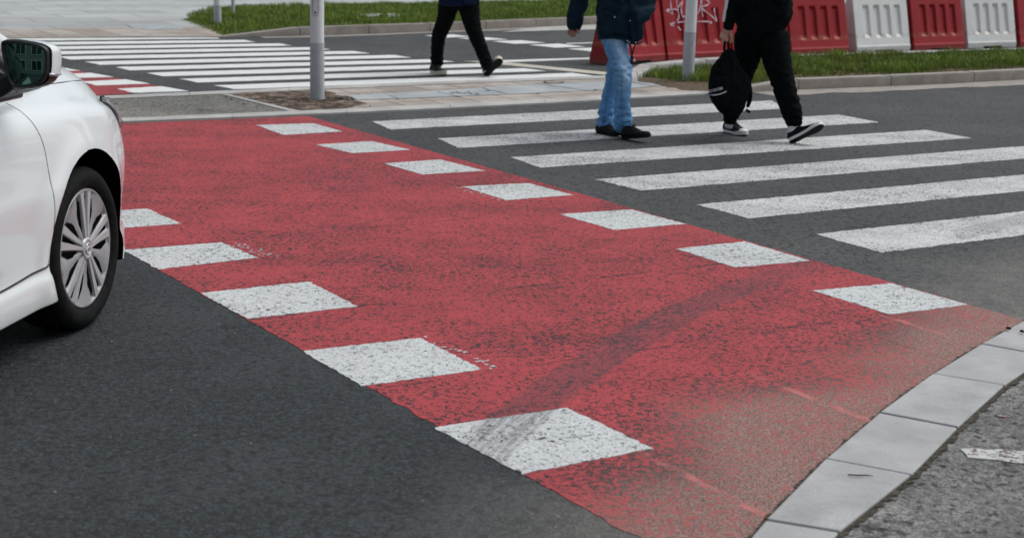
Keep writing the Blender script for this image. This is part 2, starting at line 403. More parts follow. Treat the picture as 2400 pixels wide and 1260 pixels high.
def tactile(name):
    t = NT(name); v = t.mapping(t.pos(), -AZ)
    s = t.n('ShaderNodeSeparateXYZ'); t.put(s.inputs[0], v)
    f = 2 * math.pi / .0667
    d = t.math('MULTIPLY', t.math('SINE', t.math('MULTIPLY', s.outputs[0], f)), t.math('SINE', t.math('MULTIPLY', s.outputs[1], f)))
    dot = t.ramp(d, .1, .6)
    base = t.mix(t.ramp(t.noise(v, 1.4, 5, .7), .3, .7), (.36, .315, .285), (.60, .55, .515))
    c = t.mix(t.math('MULTIPLY', t.math('SUBTRACT', 1.0, dot), .30), base, (.33, .265, .225))
    b = t.n('ShaderNodeTexBrick'); t.put(b.inputs['Vector'], v); b.offset = 0; b.inputs['Scale'].default_value = 1
    b.inputs['Brick Width'].default_value = .4; b.inputs['Row Height'].default_value = .4; b.inputs['Mortar Size'].default_value = .008
    b.inputs['Color1'].default_value = (1, 1, 1, 1); b.inputs['Color2'].default_value = (.8, .78, .76, 1); b.inputs['Mortar'].default_value = (.3, .27, .25, 1)
    c = t.mix(1.0, c, b.outputs[0], 'MULTIPLY')
    t.bump(dot, .6, .006); return t.done(c, .85, .2)
M_tactile = tactile('tactile_paving')
def plaza(name):
    t = NT(name); v = t.mapping(t.pos(), -AZ + R(3))
    b = t.n('ShaderNodeTexBrick'); t.put(b.inputs['Vector'], v); b.inputs['Scale'].default_value = 1
    b.inputs['Brick Width'].default_value = 1.2; b.inputs['Row Height'].default_value = .8; b.inputs['Mortar Size'].default_value = .012
    b.inputs['Color1'].default_value = (.50, .515, .52, 1); b.inputs['Color2'].default_value = (.38, .39, .395, 1); b.inputs['Mortar'].default_value = (.20, .195, .18, 1)
    c = t.mix(t.ramp(t.noise(v, .8, 6, .7), .4, .68, 0, .5), b.outputs[0], (.30, .29, .27))
    c = t.mix(t.ramp(t.noise(t.mapping(v, 0, (.35, 2.5, 1)), 1.6, 5, .7), .5, .75, 0, .5), c, (.27, .265, .25))
    t.bump(t.noise(v, 60, 3), .2, .004); return t.done(c, .8, .3)
M_plaza = plaza('plaza_paving')

# ------------------------------------------------------------------ setting: ground, roads, islands
mesh('ground', [(-400, -400, -.06), (400, -400, -.06), (400, 400, -.06), (-400, 400, -.06)], [(0, 1, 2, 3)], M_footway, kind='structure')
def road_dust(x, y):
    d, _ = seg_dist([(p.x, p.y) for p in KERB_IN], x, y)
    a = max(0, 1 - abs(d) / .95 + .35 * noise.noise(Vector((x * 2.3, y * 2.3, 7))))
    return max(0, min(1, a * 1.0))
road = empty('road'); road['kind'] = 'structure'
def grid_sheet(name, x0, x1, y0, y1, st, z, mat, parent):
    nx = int((x1 - x0) / st); ny = int((y1 - y0) / st)
    vs = [(x0 + (x1 - x0) * i / nx, y0 + (y1 - y0) * j / ny, z) for j in range(ny + 1) for i in range(nx + 1)]
    fs = [(j * (nx + 1) + i, j * (nx + 1) + i + 1, (j + 1) * (nx + 1) + i + 1, (j + 1) * (nx + 1) + i) for j in range(ny) for i in range(nx)]
    o = mesh(name, vs, fs, mat, parent); attrs(o, None, road_dust); return o
grid_sheet('road_surface', -14, 14, 1.5, 11.5, .1, 0, M_road, road)
mesh('road_surface', [(-40, 11.5, 0), (40, 11.5, 0), (40, 60, 0), (-40, 60, 0)], [(0, 1, 2, 3)], M_road, road)
mesh('road_surface', [(-40, -30, 0), (40, -30, 0), (40, 1.5, 0), (-40, 1.5, 0)], [(0, 1, 2, 3)], M_road, road)
mesh('road_surface', [(-40, 1.5, 0), (-14, 1.5, 0), (-14, 11.5, 0), (-40, 11.5, 0)], [(0, 1, 2, 3)], M_road, road)
mesh('road_surface', [(14, 1.5, 0), (40, 1.5, 0), (40, 11.5, 0), (14, 11.5, 0)], [(0, 1, 2, 3)], M_road, road)

# red cycle crossing
cyc = empty('cycle_crossing'); cyc['kind'] = 'structure'
def lerp2(p, q, t): return p + (q - p) * t
ldir = (G(1225, 1110) - G(370, 632)).normalized()
rdir = (G(2270, 715) - G(803, 309)).normalized()
lp = G(370, 632); rp = G(803, 309)
i0, i1 = G(265, 291), G(722, 272.5)     # far end against the island kerb
# extend the left edge up to the island kerb line
def meet(p, d, q, e):
    k = ((q.x - p.x) * e.y - (q.y - p.y) * e.x) / (d.x * e.y - d.y * e.x); return p + d * k
A_ = meet(lp, ldir, i1, (i1 - i0)); B_ = i1
near_l = lp + ldir * ((G(1560, 1360) - lp).length); near_r = rp + rdir * ((G(2460, 766) - rp).length)
red = patch('red_surface', A_, B_, near_r, near_l, .002, M_red, .035, .004, cyc, None, wear_at)
SQ_R = [[(600, 294), (735, 290), (803, 309), (665, 317)], [(740, 340), (870, 332), (962, 352), (825, 360)], [(898, 384), (1030, 375), (1137, 401), (990, 410)], [(1085, 438), (1238, 430), (1343, 458), (1185, 470)], [(1312, 503), (1480, 492), (1607, 526), (1440, 540)], [(1585, 584), (1745, 567), (1900, 612), (1722, 628)], [(1905, 682), (2090, 665), (2268, 715), (2085, 738)]]
SQ_L = [[(205, 499), (345, 490), (425, 525), (278, 536)], [(288, 587), (518, 569), (605, 605), (370, 632)], [(470, 688), (725, 661), (838, 719), (580, 748)], [(708, 824), (985, 793), (1130, 867), (850, 906)], [(1017, 1003), (1328, 957), (1530, 1052), (1223, 1112)]]
for q in SQ_R + SQ_L:
    patch('white_square', *[G(*p) for p in q], .0038, M_white, .022, .0035, cyc, None, lambda x, y: wear_at(x, y) * .35)
for k in (3, 4, 5):        # further squares on the left edge, behind the car
    c = [G(*p) + (G(290, 587) - G(470, 688)) * k for p in SQ_L[2]]
    patch('white_square', *c, .0038, M_white, .05, .0035, cyc)

# spilt flecks of white beside the squares
V_, F_ = [], []
for a_, b_, n_, w_ in (((540, 570), (640, 606), 44, .03), ((1002, 793), (1160, 864), 26, .016), ((1070, 440), (1175, 470), 20, .014), ((905, 380), (1000, 408), 10, .012)):
    a_, b_ = G(*a_), G(*b_)
    for _ in range(n_):
        c_ = a_.lerp(b_, random.random() ** .8) + Vector((random.gauss(0, w_), random.gauss(0, w_), 0)); k = len(V_); s_ = random.uniform(.003, .011)
        V_ += [(c_.x + math.cos(q_) * s_ * random.uniform(.6, 1.5), c_.y + math.sin(q_) * s_ * random.uniform(.6, 1.3), .0042) for q_ in (0, 1.25, 2.5, 3.8, 5)]; F_.append(tuple(range(k, k + 5)))
mesh('paint_flecks', V_, F_, M_white, cyc)
# zebra crossing in front
zeb = empty('zebra_crossing'); zeb['kind'] = 'structure'
ZL = [[(873, 285), (915, 304)], [(1027, 325), (1075, 347)], [(1199, 369), (1265, 393)], [(1396, 421), (1505, 447)], [(1633, 480), (1755, 512)], [(1912, 549), (2065, 592)]]
span = dA * 4.22
ends = [(G(1810, 236), G(1838, 255)), (G(1965, 269), G(2060, 287)), (G(2170, 305), G(2278, 324))]
for i, (a, b) in enumerate(ZL):
    a = G(*a); b = G(*b)
    if i < 3: c, d = ends[i][1], ends[i][0]
    else: d = a + span; c = b + span
    if i == 0: d = a + (ends[0][0] - a); 
    patch('white_stripe', a, d, c, b, .002, M_zebra, .03, .0045, zeb, None, lambda x, y: .10)

# far crossing
fz = empty('far_zebra_crossing'); fz['kind'] = 'structure'
L0 = [G(503, 201), G(550, 210)]; L5 = [G(135, 133.5), G(165, 140.5)]
R0 = [G(1340, 172), G(1395, 178.7)]; R5 = [G(830, 120.5), G(866, 126)]
for i in range(11):
    k = i / 5
    patch('white_stripe', lerp2(L0[0], L5[0], k), lerp2(R0[0], R5[0], k), lerp2(R0[1], R5[1], k), lerp2(L0[1], L5[1], k), .004, M_farwhite, .12, .006, fz)
fc = empty('far_cycle_crossing'); fc['kind'] = 'structure'
q = [G(275, 210), G(380, 204.3), G(440, 215), G(312, 219.5)]
stp = G(294, 188) - G(380, 204.3)
du = (q[1] - q[0])
ra, rb = q[1] + (q[2] - q[1]) * 1.0, q[1] + stp * 9
patch('red_surface', q[0] - du * 4, q[0] + du * .05, q[3] + du * .02, q[3] - du * 4, .004, M_red, .1, .006, fc)
patch('red_surface', q[1] - du * 5, q[1], rb, rb - du * 5, .0042, M_red, .1, .006, fc)
for i in range(7):
    c = [p + stp * i for p in q]
    patch('white_square', *c, .008, M_farwhite, .06, .005, fc)

# give-way marks and lines on the far road
fm = empty('road_marking'); fm['kind'] = 'structure'
def c5(x, y): return (1000 + x / 4.8, 40 + y / 4.8)
for qd in ([(-30, 212), (300, 200), (490, 222), (215, 236)], [(360, 241), (640, 230), (915, 255), (600, 265)], [(735, 276), (1060, 265), (1335, 293), (990, 305)], [(1150, 316), (1490, 303), (1780, 338), (1440, 348)], [(1590, 361), (1940, 345), (2260, 383), (1900, 396)]):
    patch('give_way_mark', *[G(*c5(*p)) for p in qd], .004, M_farwhite, .1, .006, fm)
for qd in ([(1575, 297), (2050, 285), (2050, 292), (1575, 306)], [(860, 490), (1990, 455), (1990, 473), (860, 512)]):
    patch('road_line', *[G(*c5(*p)) for p in qd], .004, M_farwhite, .15, .006, fm)
patch('road_line', *[G(*p) for p in ((1085, 143.5), (1178, 146), (1430, 171), (1424, 177))], .0045, M_cream, .15, .006, fm)

# traffic island between the two crossings (flush kerbs, slabs, tactile paving)
isl = empty('traffic_island'); isl['kind'] = 'structure'
nk = [G(*p) for p in ((-400, 320), (265, 290), (722, 272), (1200, 250), (1660, 222.5))]
nk2 = [G(*p) for p in ((-400, 309), (262, 282), (722, 263.5), (1200, 240), (1662, 215))]
fk = [G(*p) for p in ((-400, 250), (250, 229), (525, 216.5), (1000, 195.5), (1402, 181), (1480, 178.5))]
fk2 = [G(*p) for p in ((-400, 256), (250, 236), (525, 223.5), (1000, 201.5), (1402, 187), (1482, 185))]
def strip(name, a, b, z, mat, parent, gap=None, ):
    vs, fs = [], []
    # cut in about 1 m long pieces with hairline joints
    def walk(pl, n):
        L = [0]
        for p, q in zip(pl, pl[1:]): L.append(L[-1] + (q - p).length)
        out = []
        for k in range(n + 1):
            s = L[-1] * k / n
            for i in range(len(pl) - 1):
                if s <= L[i + 1] + 1e-6: out.append((pl[i].lerp(pl[i + 1], (s - L[i]) / (L[i + 1] - L[i])))); break
        return out
    n = max(1, int(sum((q - p).length for p, q in zip(a, a[1:])) / 1.0))
    A, B = walk(a, n * 1), walk(b, n * 1)
    for i in range(n):
        e = (A[i + 1] - A[i]).normalized() * .0025
        k = len(vs)
        for p in (A[i] + e, A[i + 1] - e, B[i + 1] - e, B[i] + e): vs.append((p.x, p.y, z + .0015 * random.random()))
        for p in (A[i] + e, A[i + 1] - e, B[i + 1] - e, B[i] + e): vs.append((p.x, p.y, z - .03))
        fs += [(k, k + 1, k + 2, k + 3), (k, k + 4, k + 5, k + 1), (k + 1, k + 5, k + 6, k + 2), (k + 2, k + 6, k + 7, k + 3), (k + 3, k + 7, k + 4, k)]
    return mesh(name, vs, fs, mat, parent)
strip('flush_kerb', nk, nk2, .016, M_flush, isl)
strip('flush_kerb', fk2, fk, .016, M_flush, isl)
o = flat('asphalt_infill', [nk2[0], nk2[1], nk2[2], G(690, 264), G(525, 224), fk2[1], fk2[0]], .008, M_island, isl); attrs(o)
flat('tactile_paving', [G(690, 264), G(525, 224), fk2[2], fk2[3], fk2[4], G(1482, 185), G(1660, 216), nk2[3], nk2[2]], .008, M_tactile, isl)
flat('divider_strip', [G(518, 223.5), G(534, 223.5), G(705, 264), G(682, 264.5)], .013, M_flush, isl)
flat('broken_setts', [G(*p) for p in ((540, 224), (640, 217), (770, 214), (800, 226), (830, 237), (850, 246), (800, 257), (700, 263))], .012, M_rubble, isl, jit=.03)
flat('paving_slab', [G(*p) for p in ((795, 232), (825, 226), (1000, 217), (1215, 203), (1460, 191), (1572, 201), (1475, 210), (1230, 222), (1000, 231.5), (830, 237))], .012, M_slab, isl, jit=.004, step=.4)
for a, b in (((1025, 218), (1080, 231)), ((1250, 198), (1395, 218)), ((1130, 209), (1190, 224)), ((900, 222), (935, 235)), ((1462, 191), (1530, 206))):
    a, b = G(*a), G(*b); n = (b - a).normalized(); n = Vector((-n.y, n.x, 0)) * .006
    flat('slab_joint', [a - n, b - n, b + n, a + n], .0145, M_dirt, isl, jit=.004)
for px, py in ((1060, 221), (1070, 219.5), (1078, 221.5), (1090, 222), (1098, 219), (1104, 223), (1117, 224), (1142, 216), (1260, 222), (1395, 214)):
    c = G(px, py); flat('dirt_spot', [c + Vector((math.cos(k) * .025 * random.uniform(.5, 1.3), math.sin(k) * .035 * random.uniform(.5, 1.3), 0)) for k in np.arange(0, 6.2, .9)], .0148, M_dirt, isl)
# crack ring on a manhole-like patch
c = G(1298, 196)
flat('dirt_spot', [c + Vector((math.cos(k) * .11, math.sin(k) * .13, 0)) for k in np.arange(0, 6.2, .4)], .0146, M_dirt, isl)
flat('slab_patch', [c + Vector((math.cos(k) * .085, math.sin(k) * .10, 0)) for k in np.arange(0, 6.2, .4)], .0162, M_tactile, isl)

# foreground kerb: flush slabs along the corner, footway behind it
kerb = empty('kerb'); kerb['kind'] = 'structure'
def slab(name, poly, z0, z1, mat, parent, bev=.006):
    bm = bmesh.new(); b = [bm.verts.new((p[0], p[1], z0)) for p in poly]; t = [bm.verts.new((p[0], p[1], z1)) for p in poly]
    n = len(poly); bm.faces.new(t); bm.faces.new(b[::-1])
    for i in range(n): bm.faces.new((b[i], b[(i + 1) % n], t[(i + 1) % n], t[i]))
    bmesh.ops.recalc_face_normals(bm, faces=bm.faces)
    ed = [e for e in bm.edges if any(v in t for v in e.verts)]
    if bev: bmesh.ops.bevel(bm, geom=ed, offset=bev, segments=2, affect='EDGES', profile=.5)
    return bmobj(name, bm, mat, parent)
for i in range(len(KERB_IN) - 1):
    a, b, c, d = KERB_IN[i], KERB_IN[i + 1], KERB_OUT[i + 1], KERB_OUT[i]
    e = (b - a).normalized() * .0055; g = (c - d).normalized() * .0055
    slab('kerb_stone', [a + e, b - e, c - g, d + g], -.05, .022 + .003 * random.random(), M_kerb, kerb, .005)
flat('joint_bed', KERB_IN + KERB_OUT[::-1], .010, M_dirt, kerb)
def ribbon(pl, w0, w1, z, mat, name, parent, step=.05, jit=.012):
    pts = []
    for p, q in zip(pl, pl[1:]):
        n = max(1, int((q - p).length / step))
        for k in range(n): pts.append((p.lerp(q, k / n), (q - p).normalized()))
    vs, fs = [], []
    for p, t in pts:
        n = Vector((-t.y, t.x, 0)); j0, j1 = random.gauss(0, jit), abs(random.gauss(0, jit))
        vs += [(*(p + n * w0)[:2], z), (*(p + n * (w1 + j0 + math.copysign(j1, w1)))[:2], z)]
    for i in range(len(pts) - 1): k = 2 * i; fs.append((k, k + 1, k + 3, k + 2))
    return mesh(name, vs, fs, mat, parent)
sgn = 1 if ((KERB_IN[7] - KERB_IN[6]).cross(KERB_OUT[6] - KERB_IN[6])).z > 0 else -1
ribbon(KERB_IN, sgn * .02, -sgn * .012, .0095, M_dirt, 'gutter_dirt', kerb, .015, .006)
foot = empty('footway'); foot['kind'] = 'structure'
o = flat('footway_surface', KERB_OUT[1:] + [Vector((1.2, 1.0, 0)), Vector((12, 1.0, 0)), Vector((12, 8.5, 0))], .012, M_footway, foot); attrs(o)
ribbon(KERB_OUT, -sgn * .01, sgn * .016, .0165, M_dirt, 'edge_dirt', foot, .015, .005)
patch('worn_line', *[G(*p) for p in ((2236, 1060), (2560, 1075), (2600, 1105), (2262, 1084))], .0165, M_zebra, .03, .010, foot, None, lambda x, y: .45)
patch('worn_line', *[G(*p) for p in ((2335, 981), (2370, 984), (2368, 986), (2333, 984))], .0165, M_zebra, .02, .006, foot, None, lambda x, y: .9)

# plaza beyond the far road
plz = empty('plaza'); plz['kind'] = 'structure'
pe = [G(*p) for p in ((-900, 92), (0, 90), (300, 88), (522, 87.5))]
flat('tactile_strip', pe + [G(480, 62), G(430, 66), G(150, 69), G(0, 70), G(-900, 72)], .012, M_tactile, plz)
flat('plaza_paving', [G(-900, 72), G(0, 70), G(150, 69), G(430, 66), G(480, 62), G(522, 87), G(1000, 70), G(1700, 35), Vector((40, 42, 0)), Vector((60, 150, 0)), Vector((-90, 150, 0))], .008, M_plaza, plz)
strip('flush_kerb', [p + Vector((.03, -.10, 0)) for p in pe], [p + Vector((0, .07, 0)) for p in pe], .017, M_kerbwarm, plz)
a, b = G(300, 60), G(425, 70)
flat('service_cover', [G(297, 60), G(405, 60), G(430, 71), G(315, 72)], .016, M_slab, plz)

# a twig and two seeds lying on the kerb stones
def lying(name, pts, r, mat, label, cat, group=None):
    v, f = tube_geo([(p.x, p.y, z, rr, rr) for (p, z), rr in zip(pts, r)], seg=7, sub=3); o = mesh(name, v, f, mat, None, True); tag(o, label, cat, group)
M_twig = soilmat('twig_bark', (.05, .03, .02), (.13, .08, .05), 60)
lying('twig', [(G(1986, 1133), .030), (G(2008, 1136), .032), (G(2030, 1135), .031), (G(2044, 1137), .030)], (.002, .0024, .002, .001), M_twig, 'thin brown twig lying on a grey kerb stone in the corner', 'twig')
lying('seed', [(G(2357, 786), .034), (G(2362, 788), .036), (G(2367, 788), .034)], (.004, .0065, .004), M_twig, 'brown seed on the far kerb stone, nearer the red band', 'seed', 'seeds on the kerb')
lying('seed', [(G(2389, 794), .034), (G(2393, 794), .035), (G(2397, 796), .034)], (.004, .006, .004), M_twig, 'brown seed on the far kerb stone, next to the picture edge', 'seed', 'seeds on the kerb')

def kerb_run(name, pts, hts, width, mat, parent, side, stone=1.0):
    """raised kerb of separate stones; pts = front foot line, hts = heights"""
    seg = [0]
    for p, q in zip(pts, pts[1:]): seg.append(seg[-1] + (q - p).length)
    def at(s):
        for i in range(len(pts) - 1):
            if s <= seg[i + 1] + 1e-6:
                t = (s - seg[i]) / (seg[i + 1] - seg[i]); return pts[i].lerp(pts[i + 1], t), hts[i] + (hts[i + 1] - hts[i]) * t, (pts[i + 1] - pts[i]).normalized()
        return pts[-1], hts[-1], (pts[-1] - pts[-2]).normalized()
    n = max(1, int(seg[-1] / stone))
    for k in range(n):
        a, ha, ta = at(seg[-1] * k / n + .006); b, hb, tb = at(seg[-1] * (k + 1) / n - .006)
        na = Vector((-ta.y, ta.x, 0)) * side * width; nb = Vector((-tb.y, tb.x, 0)) * side * width
        bm = bmesh.new()
        lo = [bm.verts.new((p.x, p.y, -.05)) for p in (a, b, b + nb, a + na)]
        hi = [bm.verts.new((p.x, p.y, max(.012, h))) for p, h in ((a, ha), (b, hb), (b + nb, hb), (a + na, ha))]
        bm.faces.new(hi); bm.faces.new(lo[::-1])
        for i in range(4): bm.faces.new((lo[i], lo[(i + 1) % 4], hi[(i + 1) % 4], hi[i]))
        bmesh.ops.recalc_face_normals(bm, faces=bm.faces)
        ed = [e for e in bm.edges if all(v in hi for v in e.verts)]
        bmesh.ops.bevel(bm, geom=ed, offset=.012, segments=2, affect='EDGES')
        bmobj('kerb_stone', bm, mat, parent)
fkp = [G(*p) for p in ((522, 88), (605, 86.5), (672, 85.5), (830, 81), (970, 76), (1130, 69.5), (1265, 63), (1394, 57.5), (1750, 41))]
farkerb = empty('far_kerb'); farkerb['kind'] = 'structure'
kerb_run('far_kerb', fkp, [.012, .06, .115, .12, .12, .12, .12, .12, .12], .15, M_kerbwarm, farkerb, 1, 1.1)
ribbon([p + Vector((.02, -.05, 0)) for p in fkp[1:]], 0, -.18, .004, M_kerbwarm, 'gutter', farkerb, .3, .03)
flat('gutter_apron', [G(*p) for p in ((1175, 76), (1265, 64.5), (1394, 59), (1750, 44), (1750, 57), (1394, 70))], .006, M_flush, farkerb, jit=.01)

# grass beds
M_grass = NT('grass_blade'); t = M_grass; tone = t.attr('tone'); hgt = t.attr('tip')
cg = t.mix(tone, (.058, .098, .010), (.27, .37, .045))
cg = t.mix(t.ramp(t.attr('dry'), .86, .95, 0, .9), cg, (.30, .25, .10))
cg = t.mix(t.math('MULTIPLY', hgt, .3), cg, (.17, .26, .06))
t.b.inputs['Subsurface Weight'].default_value = 0
M_grass = t.done(cg, .55, .25)
def grass(name, poly, n, h0, h1, wd, zf, label=None, edge=None):
    xs = [p[0] for p in poly]; ys = [p[1] for p in poly]; V, Fc, T, TIP, D = [], [], [], [], []
    c = 0; tries = 0
    while c < n and tries < n * 12:
        tries += 1
        x, y = random.uniform(min(xs), max(xs)), random.uniform(min(ys), max(ys))
        if not inside(poly, x, y): continue
        cl = noise.noise(Vector((x * 1.7, y * 1.7, 0))) * .6 + noise.noise(Vector((x * 5, y * 5, 4))) * .4
        if random.random() > .75 + cl * 1.0: continue
        h = (h0 + (h1 - h0) * max(0, min(1, .45 + cl * 1.1))) * random.uniform(.55, 1.25)
        a = random.uniform(0, 6.283); ln = random.uniform(.1, .75) * h; la = random.uniform(0, 6.283)
        w = wd * random.uniform(.6, 1.3); dx, dy = math.cos(a) * w / 2, math.sin(a) * w / 2; lx, ly = math.cos(la) * ln, math.sin(la) * ln
        z = zf(x, y); k = len(V)
        V += [(x - dx, y - dy, z), (x + dx, y + dy, z), (x + dx * .8 + lx * .35, y + dy * .8 + ly * .35, z + h * .6), (x - dx * .8 + lx * .35, y - dy * .8 + ly * .35, z + h * .6), (x + lx, y + ly, z + h)]
        Fc += [(k, k + 1, k + 2, k + 3), (k + 3, k + 2, k + 4)]
        tn = max(0, min(1, .36 + cl * .95 + random.gauss(0, .2))); dr = random.random()
        T += [tn] * 5; D += [dr] * 5; TIP += [0, 0, .5, .5, 1]; c += 1
    o = mesh(name, V, Fc, M_grass, kind='stuff')
    for nm, arr in (('tone', T), ('tip', TIP), ('dry', D)):
        at = o.data.attributes.new(nm, 'FLOAT', 'POINT'); at.data.foreach_set('value', np.array(arr, np.float32))
    if label: o['label'] = label; o['category'] = 'grass'
    return o
fb_top = [G(*p) for p in ((1750, 0), (1394, 6), (1340, 8), (1000, 15), (620, 21), (505, 24), (445, 42))]
fb = [p + Vector((0, .15, 0)) for p in fkp] + [Vector((p.x, p.y, 0)) for p in fb_top] + [G(437, 46)]
bed_line = [(p.x, p.y) for p in fkp]
def zfar(x, y):
    d, tt = seg_dist(bed_line, x, y); d = abs(d)
    return .012 + .085 * min(1, max(0, (tt - .03) / .14)) * min(1, .45 + d * 1.2) * max(0, 1 - d / 6) + .02 * min(1, d)
def shade_bed(name, poly, zf, mat):
    # gently domed earth under the grass
    xs = [p[0] for p in poly]; ys = [p[1] for p in poly]; st = .12; V = {}; vs = []; fs = []
    nx = int((max(xs) - min(xs)) / st) + 1; ny = int((max(ys) - min(ys)) / st) + 1
    for j in range(ny + 1):
        for i in range(nx + 1):
            x, y = min(xs) + i * st, min(ys) + j * st
            V[i, j] = len(vs); vs.append((x, y, zf(x, y) if inside(poly, x, y) else .004))
    for j in range(ny):
        for i in range(nx):
            if any(inside(poly, vs[V[p]][0], vs[V[p]][1]) for p in ((i, j), (i + 1, j), (i + 1, j + 1), (i, j + 1))): fs.append((V[i, j], V[i + 1, j], V[i + 1, j + 1], V[i, j + 1]))
    return mesh(name, vs, fs, mat, kind='structure')
M_sod = soilmat('grass_root_mat', (.05, .075, .015), (.12, .15, .04), 12)
shade_bed('grass_bed', fb, zfar, M_sod)
grass('grass', fb, 70000, .03, .095, .009, zfar, 'mown green grass bed behind the far brown kerb')
# small stone slab lying in the far grass
for qd in (((840, 53), (880, 50), (895, 51), (884, 56), (862, 57)), ((905, 51), (925, 49), (945, 54), (912, 57))):
    slab('stone_slab', [G(*p) for p in qd], .05, .125, M_flush, None, .006)['kind'] = 'structure'

# right-hand median: front kerb, back kerb, grass, bare soil tip
mk = empty('median_kerb'); mk['kind'] = 'structure'
mkp = [G(*p) for p in ((1662, 224), (1755, 216), (1860, 211), (2200, 197.5), (2400, 186.5), (2900, 160))]
kerb_run('median_kerb', mkp, [.014, .05, .105, .11, .11, .11], .17, M_kerbwarm, mk, 1, 1.15)
bkp = [G(*p, .05) for p in ((1482, 181), (1500, 171), (1590, 153.5), (1665, 152), (1855, 143.5), (2400, 126), (2900, 110))]
kerb_run('median_kerb', bkp, [.015, .09, .11, .11, .11, .11, .11], .22, M_flush, mk, 1, 1.0)
ribbon([p + Vector((.02, -.03, 0)) for p in mkp[1:]], 0, -.34, .004, M_kerbwarm, 'gutter', mk, .2, .03)
mb = [p + Vector((-.05, .16, 0)) for p in mkp] + [p + Vector((.03, -.02, 0)) for p in bkp[::-1]]
mbl = [(p.x, p.y) for p in mb]; mbl.append(mbl[0])
def zmed(x, y):
    d = abs(seg_dist(mbl, x, y)[0]); e = min(1, d / .16); e = e * e * (3 - 2 * e)
    return .012 + e * (.015 + .08 * min(1, max(0, (x - 1.7) / 1.0)) + .02 * noise.noise(Vector((x * 2, y * 2, 0))))
shade_bed('median_bed', mb, zmed, M_soil)
gm = [G(*p) for p in ((1500, 184), (1560, 193), (1600, 198), (1640, 203), (1700, 209))] + [p + Vector((-.10, .165, 0)) for p in mkp[1:]] + [p + Vector((.03, -.05, 0)) for p in bkp[::-1]]
grass('grass', gm, 52000, .03, .11, .0065, zmed, 'rough green grass on the median beside the barriers')

# ------------------------------------------------------------------ poles
M_polewhite = plain('pale_grey_metal', (.72, .735, .75), .45, .5, .0, .05, 8)
M_polegrey = plain('mid_grey_metal', (.43, .45, .475), .5, .5, .0, .08, 14, .1)
M_dark = plain('black_gap', (.012, .012, .013), .8, .2)
def cyl(name, r0, r1, z0, z1, mat, parent, seg=32, x=0, y=0, cap=True):
    bm = bmesh.new(); vs = []
    for r, z in ((r0, z0), (r1, z1)): vs.append([bm.verts.new((x + r * math.cos(2 * math.pi * k / seg), y + r * math.sin(2 * math.pi * k / seg), z)) for k in range(seg)])
    for k in range(seg): bm.faces.new((vs[0][k], vs[0][(k + 1) % seg], vs[1][(k + 1) % seg], vs[1][k]))
    bm.faces.new(vs[1]); bm.faces.new(vs[0][::-1])
    o = bmobj(name, bm, mat, parent)
    for p in o.data.polygons: p.use_smooth = True
    o.data.set_sharp_from_angle(angle=R(40))
    return o
def pole(px, py, rad, zsplit, label, group, h=4.2, two=True, z=0.0):
    c = G(px, py, z); r = empty('street_pole', (c.x, c.y, z)); tag(r, label, 'pole', group)
    if two:
        cyl('painted_base', rad + .003, rad + .002, -.05, zsplit, M_polegrey, r)
        cyl('shaft', rad, rad * .96, zsplit, h, M_polewhite, r)
    else: cyl('shaft', rad, rad, -.05, h, M_polegrey, r)
    return r
p1 = pole(743.5, 236, .062, .52, 'pale grey street pole with grey base and a bolted access door, rising from broken paving', 'street poles')
# access door: an arched outline and a screw hole on the side that faces the road
def on_pole(ang, z, rad=.0632): return (math.sin(ang) * rad, -math.cos(ang) * rad, z)
M_doorline = plain('door_gap', (.16, .17, .18), .7, .2)
a0 = 0.13
ln = [on_pole(a0 + .42, .98 - .02)] + [on_pole(a0 + .42, 1.5)]
def poly_tube(name, pts, r, mat, parent, seg=6, smooth=True):
    v, f = tube_geo([(*p, r, r) for p in pts], seg=seg, sub=1, cap=0)
    global OFF
    s = OFF; OFF = Vector((0, 0, 0)); o = mesh(name, v, f, mat, parent, smooth); OFF = s; return o
pts = [on_pole(.32, 1.6 - k * .06) for k in range(14)] + [on_pole(.32 - .5 * (1 - math.cos(k * .3)) * .9, .80 - math.sin(k * .3) * .04) for k in range(1, 11)] + [on_pole(-.56, .80 + k * .06) for k in range(14)]
poly_tube('access_door', pts, .0022, M_doorline, p1)
cyl_pts = [on_pole(-.12, .79, .0645)]
bm = bmesh.new(); bmesh.ops.create_cone(bm, cap_ends=True, segments=14, radius1=.008, radius2=.008, depth=.006, matrix=Matrix.Translation(cyl_pts[0]) @ Matrix.Rotation(R(90), 4, 'X'))
bmobj('screw', bm, M_dark, p1)
pole(1611.5, 196, .0605, .54, 'pale grey street pole with darker grey base standing in the grassy median', 'street poles')
pole(510, 63, .054, .31, 'distant pale grey pole with grey base in the far grass, the thicker of two', 'street poles')
pole(546.5, 46, .027, 0, 'thin plain grey post in the far grass behind the thicker pole', 'street poles', two=False)
M_stone = soilmat('stone_chips', (.14, .11, .09), (.34, .28, .23), 20)
def chips(name, spots, n, smin, smax, z, label):
    bm = bmesh.new()
    for _ in range(n):
        cx, cy, sp = random.choice(spots); x, y = random.gauss(cx, sp), random.gauss(cy, sp * .8); s = random.uniform(smin, smax)
        mt = Matrix.Translation((x, y, z + s * .25)) @ Matrix.Rotation(random.uniform(0, 6), 4, 'Z') @ Matrix.Rotation(random.uniform(-.4, .4), 4, 'X') @ Matrix.Diagonal((s * random.uniform(.7, 1.4), s, s * .55, 1))
        bmesh.ops.create_icosphere(bm, subdivisions=1, radius=.6, matrix=mt)
    o = bmobj(name, bm, M_stone, None, False, 'stuff'); o['label'] = label; o['category'] = 'rubble'; return o
q1 = G(700, 245); q2 = G(790, 232); q3 = G(640, 230)
chips('rubble', [(q1.x, q1.y, .22), (q2.x, q2.y, .12), (q3.x, q3.y, .2)], 130, .008, .032, .008, 'loose broken setts and soil round the foot of the pole on the island')
